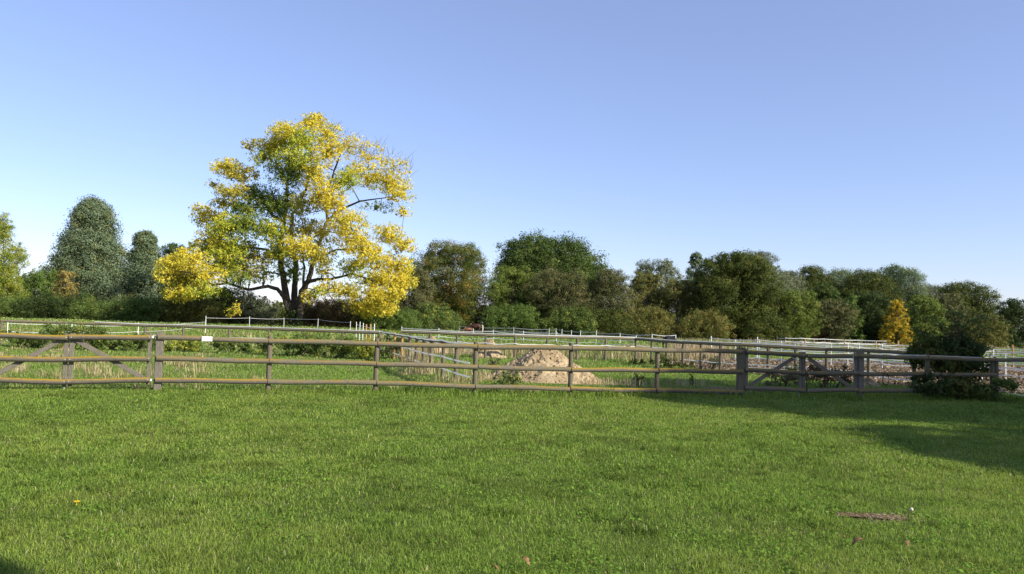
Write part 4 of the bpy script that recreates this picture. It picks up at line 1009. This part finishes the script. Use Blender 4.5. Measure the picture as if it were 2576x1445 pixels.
# ------------------------------------------------------------------ bushes and weeds of the meadow
def shrub(name, label, px, py, w, h, pal, n, leaf, D=None, cat='bush', stems=True, lobes=6, group=None, z_lift=0):
    """px,py: foot in the picture; w,h in metres."""
    seedc[0] += 1; r = np.random.default_rng(seedc[0]); rnd.seed(seedc[0])
    p = at_h(px, py) if D is None else at_d(px, py, D); gz = Hf(p.x, p.y)
    root = thing(name, label, cat, (p.x, p.y, gz), group); pp, wt = PAL[pal]; Vq, Cq = [], []; mb = MB()
    for i in range(lobes):
        a = r.uniform(-.5, .5) * w * .75; b = r.uniform(-.5, .5) * min(w, 1.2) * .6; z = gz + h * r.uniform(.25, .72); lr = min(w, h * 1.4) * r.uniform(.2, .32)
        c = (p.x + a, p.y + b, z)
        q, col, cc = leaves_in_lobe(c, (lr * 1.15, lr, lr), n // lobes, pp, wt, r, leaf, .3, .3)
        q[..., 2] = np.maximum(q[..., 2], gz + .01); Vq.append(q.reshape(-1, 3)); Cq.append(np.repeat(col[:, None], 4, 1).reshape(-1, 3))
        limb(mb, (p.x + a * .4, p.y + b * .4, gz - .02), c, .012 + h * .004, .005, .1, 4, 5)
        for j in range(min(5, len(cc))):
            e = Vector(cc[j]); limb(mb, c, e + (e - Vector(c)) * .4, .006 + h * .001, .003, .1, 3, 4)
    V = np.concatenate(Vq)
    big_mesh('foliage', V, np.arange(len(V)).reshape(-1, 4), np.concatenate(Cq), M['leaf'], root)
    mb.build('stems', M['bark'], root, smooth=True); return root
GB = 'low bushes and weeds in the meadow'
for (px, D, w, h, pal, lab) in [(60, 34.5, 4.4, .75, 'bramble', 'bramble clump below the left rail fence at the left picture edge'), (190, 33.6, 3.2, 1.25, 'bramble', 'tall bramble clump growing through the left rail fence above the gate leaf joint'),
                                (330, 34.2, 3.2, .8, 'bramble', 'bramble clump behind the square gate post on the left'), (450, 34.6, 2.4, .7, 'yellowgreen', 'low yellowing bramble behind the blank white sign'),
                                (730, 33.6, 3.2, 1.0, 'bramble', 'bramble clump with yellow leaves right of the first round post'), (830, 33.0, 3.0, 1.05, 'bramble', 'dense green bramble clump in the middle of the left meadow edge'),
                                (905, 33.0, 2.6, 1.0, 'yellowgreen', 'yellow-flecked bramble clump at the corner of the left meadow'), (590, 34.4, 2.8, .75, 'bramble', 'small low bramble under the left rail fence between sign and first round post')]:
    p = at_d(px, 850, D); shrub('bramble_bush', lab, px, 850, w, h, pal, int(5200 * w * h / 2.4), .05, D, lobes=int(4 + w * 2.2), group=GB)
shrub('bramble_bush', 'dark bush at the bend of the close-set post fence', 985, 905, 1.7, 1.25, 'darkolive', 2600, .05, group=GB, lobes=9)
shrub('weed_bush', 'bare brown weed bush left of the sand heap', 1243, 925, .5, .42, 'weed', 400, .03, group=GB)
shrub('weed_bush', 'green weeds growing on the left foot of the sand heap', 1290, 965, 1.3, .5, 'bramble', 1500, .035, group=GB, lobes=9, D=20.9)
shrub('weed_bush', 'tall dark dock plant right of the sand heap', 1607, 974, .3, .62, 'darkolive', 300, .035, group=GB, lobes=5)
shrub('weed_bush', 'thin dry dock stem left of the right gate post', 1740, 970, .14, .6, 'russet', 110, .03, group=GB, lobes=5)
shrub('weed_bush', 'brown dry bush beside the chip paddock left of the square post', 1785, 920, .9, .75, 'weed', 900, .045, group=GB, D=32)
shrub('weed_bush', 'green bush on the bank left of the brown dry bush', 1700, 905, 1.6, .6, 'darkolive', 1500, .05, group=GB, D=33.5)
shrub('weed_bush', 'low dark bush on the bank below the fence corner', 1620, 895, 1.4, .45, 'darkolive', 900, .05, group=GB, D=36)
shrub('weed_bush', 'reddish brown weeds behind the left shaded gate leaf', 1965, 975, 1.1, .6, 'weed', 1500, .04, group=GB, lobes=9, D=24.4)
shrub('weed_bush', 'reddish brown weeds behind the brace of the right shaded gate leaf', 2085, 975, 1.6, .85, 'russet', 2600, .04, group=GB, lobes=12, D=24.2)
shrub('weed_bush', 'green weeds behind the joint of the shaded gate leaves', 2010, 940, .8, .7, 'bramble', 800, .04, group=GB, D=25.5)
shrub('weed_bush', 'green weeds at the taped rail fence behind the sand heap', 1377, 870, .5, .7, 'bramble', 300, .06, group=GB, D=36)
def elder():
    r = np.random.default_rng(808); rnd.seed(808); c0 = fpt(2392, 1003, .75)
    root = thing('elder_bush', 'large shaded elder bush overgrown with ivy at the right end of the fence', 'bush', (c0.x, c0.y, Hf(c0.x, c0.y)))
    Vq, Cq = [], []; mb = MB(); D = c0.y
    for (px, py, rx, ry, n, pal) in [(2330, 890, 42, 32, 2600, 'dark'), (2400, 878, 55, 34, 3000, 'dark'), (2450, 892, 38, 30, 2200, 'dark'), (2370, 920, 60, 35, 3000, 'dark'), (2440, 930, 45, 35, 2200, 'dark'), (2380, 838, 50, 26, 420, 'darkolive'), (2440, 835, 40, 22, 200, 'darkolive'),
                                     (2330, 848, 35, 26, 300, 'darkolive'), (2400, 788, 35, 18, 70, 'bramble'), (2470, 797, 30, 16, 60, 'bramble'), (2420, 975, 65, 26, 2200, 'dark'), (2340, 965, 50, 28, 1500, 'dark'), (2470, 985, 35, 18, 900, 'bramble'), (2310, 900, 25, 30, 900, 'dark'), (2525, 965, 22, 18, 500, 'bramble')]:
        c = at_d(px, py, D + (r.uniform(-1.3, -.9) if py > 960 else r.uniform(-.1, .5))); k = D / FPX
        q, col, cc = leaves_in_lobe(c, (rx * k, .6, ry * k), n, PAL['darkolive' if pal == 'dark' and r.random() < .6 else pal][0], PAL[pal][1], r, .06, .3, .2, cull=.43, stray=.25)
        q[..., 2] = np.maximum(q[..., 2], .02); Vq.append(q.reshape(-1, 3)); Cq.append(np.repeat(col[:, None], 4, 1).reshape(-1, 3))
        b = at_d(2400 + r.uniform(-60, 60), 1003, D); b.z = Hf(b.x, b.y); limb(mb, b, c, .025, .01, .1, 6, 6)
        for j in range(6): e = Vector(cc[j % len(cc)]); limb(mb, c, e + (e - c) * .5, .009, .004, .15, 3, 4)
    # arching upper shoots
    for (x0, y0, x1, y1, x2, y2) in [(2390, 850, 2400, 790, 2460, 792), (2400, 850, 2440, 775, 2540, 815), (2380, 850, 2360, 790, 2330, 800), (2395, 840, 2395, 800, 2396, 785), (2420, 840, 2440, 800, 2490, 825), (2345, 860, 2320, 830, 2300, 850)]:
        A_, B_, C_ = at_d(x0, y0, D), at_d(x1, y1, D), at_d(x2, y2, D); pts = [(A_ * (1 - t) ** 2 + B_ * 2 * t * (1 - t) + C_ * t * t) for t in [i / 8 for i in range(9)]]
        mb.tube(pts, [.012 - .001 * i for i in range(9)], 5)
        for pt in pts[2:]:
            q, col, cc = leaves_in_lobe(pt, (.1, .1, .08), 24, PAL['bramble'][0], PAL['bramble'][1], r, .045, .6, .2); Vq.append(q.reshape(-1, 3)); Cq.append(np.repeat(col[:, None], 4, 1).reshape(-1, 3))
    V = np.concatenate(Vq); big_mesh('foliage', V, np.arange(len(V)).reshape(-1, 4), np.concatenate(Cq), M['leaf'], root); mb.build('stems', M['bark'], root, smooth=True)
elder()

# ------------------------------------------------------------------ horses
def horse(name, label, px, D, height, face, coat, hair, grazing=True, turn=0.0, white_legs=False):
    s = height / 1.5; p = at_d(px, 850, D); gz = Hf(p.x, p.y)
    root = thing(name, label, 'horse' if height > 1.2 else 'pony', (p.x, p.y, gz)); 
    V = [(.52, 0, 1.2), (0, 0, 1.14), (-.48, 0, 1.18), (-.74, 0, 1.16), (-1.02, 0, .86), (-1.24, 0, .55), (-1.33, 0, .33), (-1.38, 0, .13), (.74, 0, 1.22)]
    Rr = [(.29, .30), (.31, .33), (.27, .33), (.16, .24), (.12, .17), (.10, .13), (.085, .12), (.06, .075), (.17, .2)]
    E = [(0, 1), (1, 2), (2, 3), (3, 4), (4, 5), (5, 6), (6, 7), (0, 8)]
    if not grazing:
        V[4] = (-1.0, 0, 1.42); V[5] = (-1.16, 0, 1.68); V[6] = (-1.38, 0, 1.56); V[7] = (-1.56, 0, 1.44)
    for sy in (-1, 1):
        for chain, at in (([(-.5, .16, .92, .12), (-.52, .165, .5, .058), (-.53, .165, .14, .045), (-.57, .165, .03, .06)], 2), ([(.55, .17, .95, .17), (.46, .18, .74, .11), (.72, .18, .5, .06), (.66, .18, .14, .045), (.61, .18, .03, .06)], 0)):
            prev = at
            for (x, y_, z, rd) in chain:
                V.append((x + (.07 * sy if z < .6 else 0), y_ * sy, z)); Rr.append((rd, rd)); E.append((prev, len(V) - 1)); prev = len(V) - 1
    for sy in (-1, 1):   # ears
        V.append((V[5][0] + .02, .06 * sy, V[5][2] + .15)); Rr.append((.02, .025)); E.append((5, len(V) - 1))
    c, sn = math.cos(turn), math.sin(turn)
    def X(v): x, y_, z = v[0] * face * s, v[1] * s, v[2] * s; return (x * c - y_ * sn, x * sn + y_ * c, z)
    me = bpy.data.meshes.new('body'); me.from_pydata([X(v) for v in V], E, [])
    o = bpy.data.objects.new('body', me); COL.objects.link(o); o.parent = root; me.materials.append(M[coat])
    sk = o.modifiers.new('skin', 'SKIN'); sk.use_smooth_shade = True
    lay = me.skin_vertices[0] if len(me.skin_vertices) else None
    if lay is None:
        bpy.context.view_layer.objects.active = o; lay = me.skin_vertices[0]
    for i, (a, b) in enumerate(Rr): lay.data[i].radius = (a * s, b * s); lay.data[i].use_root = (i == 0)
    ms = o.modifiers.new('sub', 'SUBSURF'); ms.levels = 1; ms.render_levels = 2
    loc = root.location
    mb = MB(); P = [Vector(X(v)) + loc for v in ((.86, 0, 1.3), (.98, 0, 1.15), (1.0, 0, .8), (.98, 0, .45), (.95, 0, .2))]; mb.tube(P, [.04 * s, .085 * s, .1 * s, .085 * s, .03 * s], 9, .05); mb.build('tail', M[hair], root, smooth=True)
    mb = MB(); nk = [V[3], V[4], V[5]]; up = (.1, .17, .11)
    P = [Vector(X((nk[0][0] + .1, 0, nk[0][2] + .24))) + loc, Vector(X((nk[1][0] + .02 + (.0 if grazing else .13), 0, nk[1][2] + .18))) + loc, Vector(X((nk[2][0] - .02, 0, nk[2][2] + .15))) + loc]
    mb.tube(P, [.05 * s, .08 * s, .05 * s], 8, .05); mb.build('mane', M[hair], root, smooth=True)
    return root
horse('horse', 'dark brown horse with a flaxen tail grazing below the oak', 1196, 121, 1.62, 1, 'coat_brown', 'flaxen')
horse('foal', 'small chestnut foal with a pale mane grazing in front of the brown horse', 1178, 110, 1.05, 1, 'coat_chestnut', 'flaxen', turn=.35)
horse('pony', 'black pony grazing behind the right rail fence', 1684, 66, 1.12, -1, 'coat_black', 'coat_black', turn=.6)

# ------------------------------------------------------------------ small things in the lawn
def bits():
    tag(patch('soil', [(DIRT.x - .36, DIRT.y - .1), (DIRT.x + .3, DIRT.y - .15), (DIRT.x + .36, DIRT.y + .07), (DIRT.x - .28, DIRT.y + .17)], M['soil'], .014, .04, .12), kind='structure')
    r = np.random.default_rng(5); n = 420; a = r.uniform(0, 6.28, n); q = np.abs(r.normal(0, .62, n)); x = DIRT.x + q * np.cos(a) * .38; y_ = DIRT.y + q * np.sin(a) * .2
    th = r.uniform(0, 6.28, n); l = r.uniform(.004, .018, n); w = r.uniform(.002, .006, n)
    u = np.stack([np.cos(th) * l, np.sin(th) * l, r.normal(0, .2, n) * l], 1); v = np.stack([-np.sin(th) * w, np.cos(th) * w, r.normal(0, .4, n) * w], 1); c = np.stack([x, y_, H(x, y_) + r.uniform(.018, .035, n)], 1)
    Vv = np.stack([c - u - v, c + u - v, c + u + v, c - u + v], 1).reshape(-1, 3); Cc = np.repeat(pick([(.32, .23, .13), (.18, .125, .07), (.44, .34, .22)], n, r)[:, None], 4, 1).reshape(-1, 3)
    tag(big_mesh('litter', Vv, np.arange(4 * n).reshape(-1, 4), Cc, M['straw']), kind='stuff')
    def leaf(px, py, sz, lab, ang):
        p = at_h(px, py, .05); n_ = 9; mb = MB(); V_ = []; 
        for i in range(n_):
            t = i / (n_ - 1); w_ = sz * .42 * math.sin(math.pi * min(1, t * 1.02 + .0)) ** .7 * (1 + .25 * math.sin(t * 19)); z = .025 * math.sin(t * 3) + .012
            for sd in (-1, 0, 1):
                x_, y2 = (t - .5) * sz * 2, sd * w_; V_.append(Vector((p.x + x_ * math.cos(ang) - y2 * math.sin(ang), p.y + x_ * math.sin(ang) + y2 * math.cos(ang), p.z + z + abs(sd) * sz * .22 + (t - .5) * sz * .7)))
        F_ = []
        for i in range(n_ - 1):
            for j in range(2): F_.append((i * 3 + j, i * 3 + j + 1, i * 3 + j + 4, i * 3 + j + 3))
        mb.add(V_, F_); o = mb.build('fallen_leaf', M['deadleaf'], None, origin=p, smooth=True); tag(o, lab, 'leaf', 'dead leaves on the lawn')
        sm = o.modifiers.new('thick', 'SOLIDIFY'); sm.thickness = .0015
    leaf(2157, 1372, .055, 'curled brown leaf on the lawn below the bare soil patch', .4)
    leaf(2281, 1376, .04, 'small reddish leaf on the lawn right of the curled brown leaf', 1.4)
    leaf(1322, 1421, .045, 'curled dead leaf at the bottom edge in the middle of the lawn', 2.2)
    leaf(1246, 1440, .03, 'tiny dead leaf cut by the bottom picture edge', 2.9)
    p = at_h(2293, 1288, .04); mb = MB(); mb.tube([p + Vector((0, 0, -.04)), p + Vector((0, 0, .012)), p + Vector((0, 0, .014)), p + Vector((0, 0, .03)), p + Vector((.004, 0, .04))], [.006, .006, .017, .015, .005], 12)
    o = mb.build('mushroom', M['mushroom'], None, origin=p, smooth=True); tag(o, 'single pale mushroom beside the bare soil patch in the lawn', 'mushroom')
    p = at_h(193, 1263, .05); root = thing('dandelion', 'single yellow dandelion in the lawn at lower left', 'flower', (p.x, p.y, Hf(p.x, p.y)))
    mb = MB()
    for i in range(14):
        a = 2 * math.pi * i / 14; q = p + Vector((math.cos(a), math.sin(a), .25)) * .022; mb.beam(p, q, .008, .002, (0, 0, 1), .0005)
    mb.build('petals', M['dandelion'], root); mb = MB(); mb.tube([(p.x, p.y, Hf(p.x, p.y)), p], .003, 6); mb.build('stem', M['dandelion'], root)
bits()
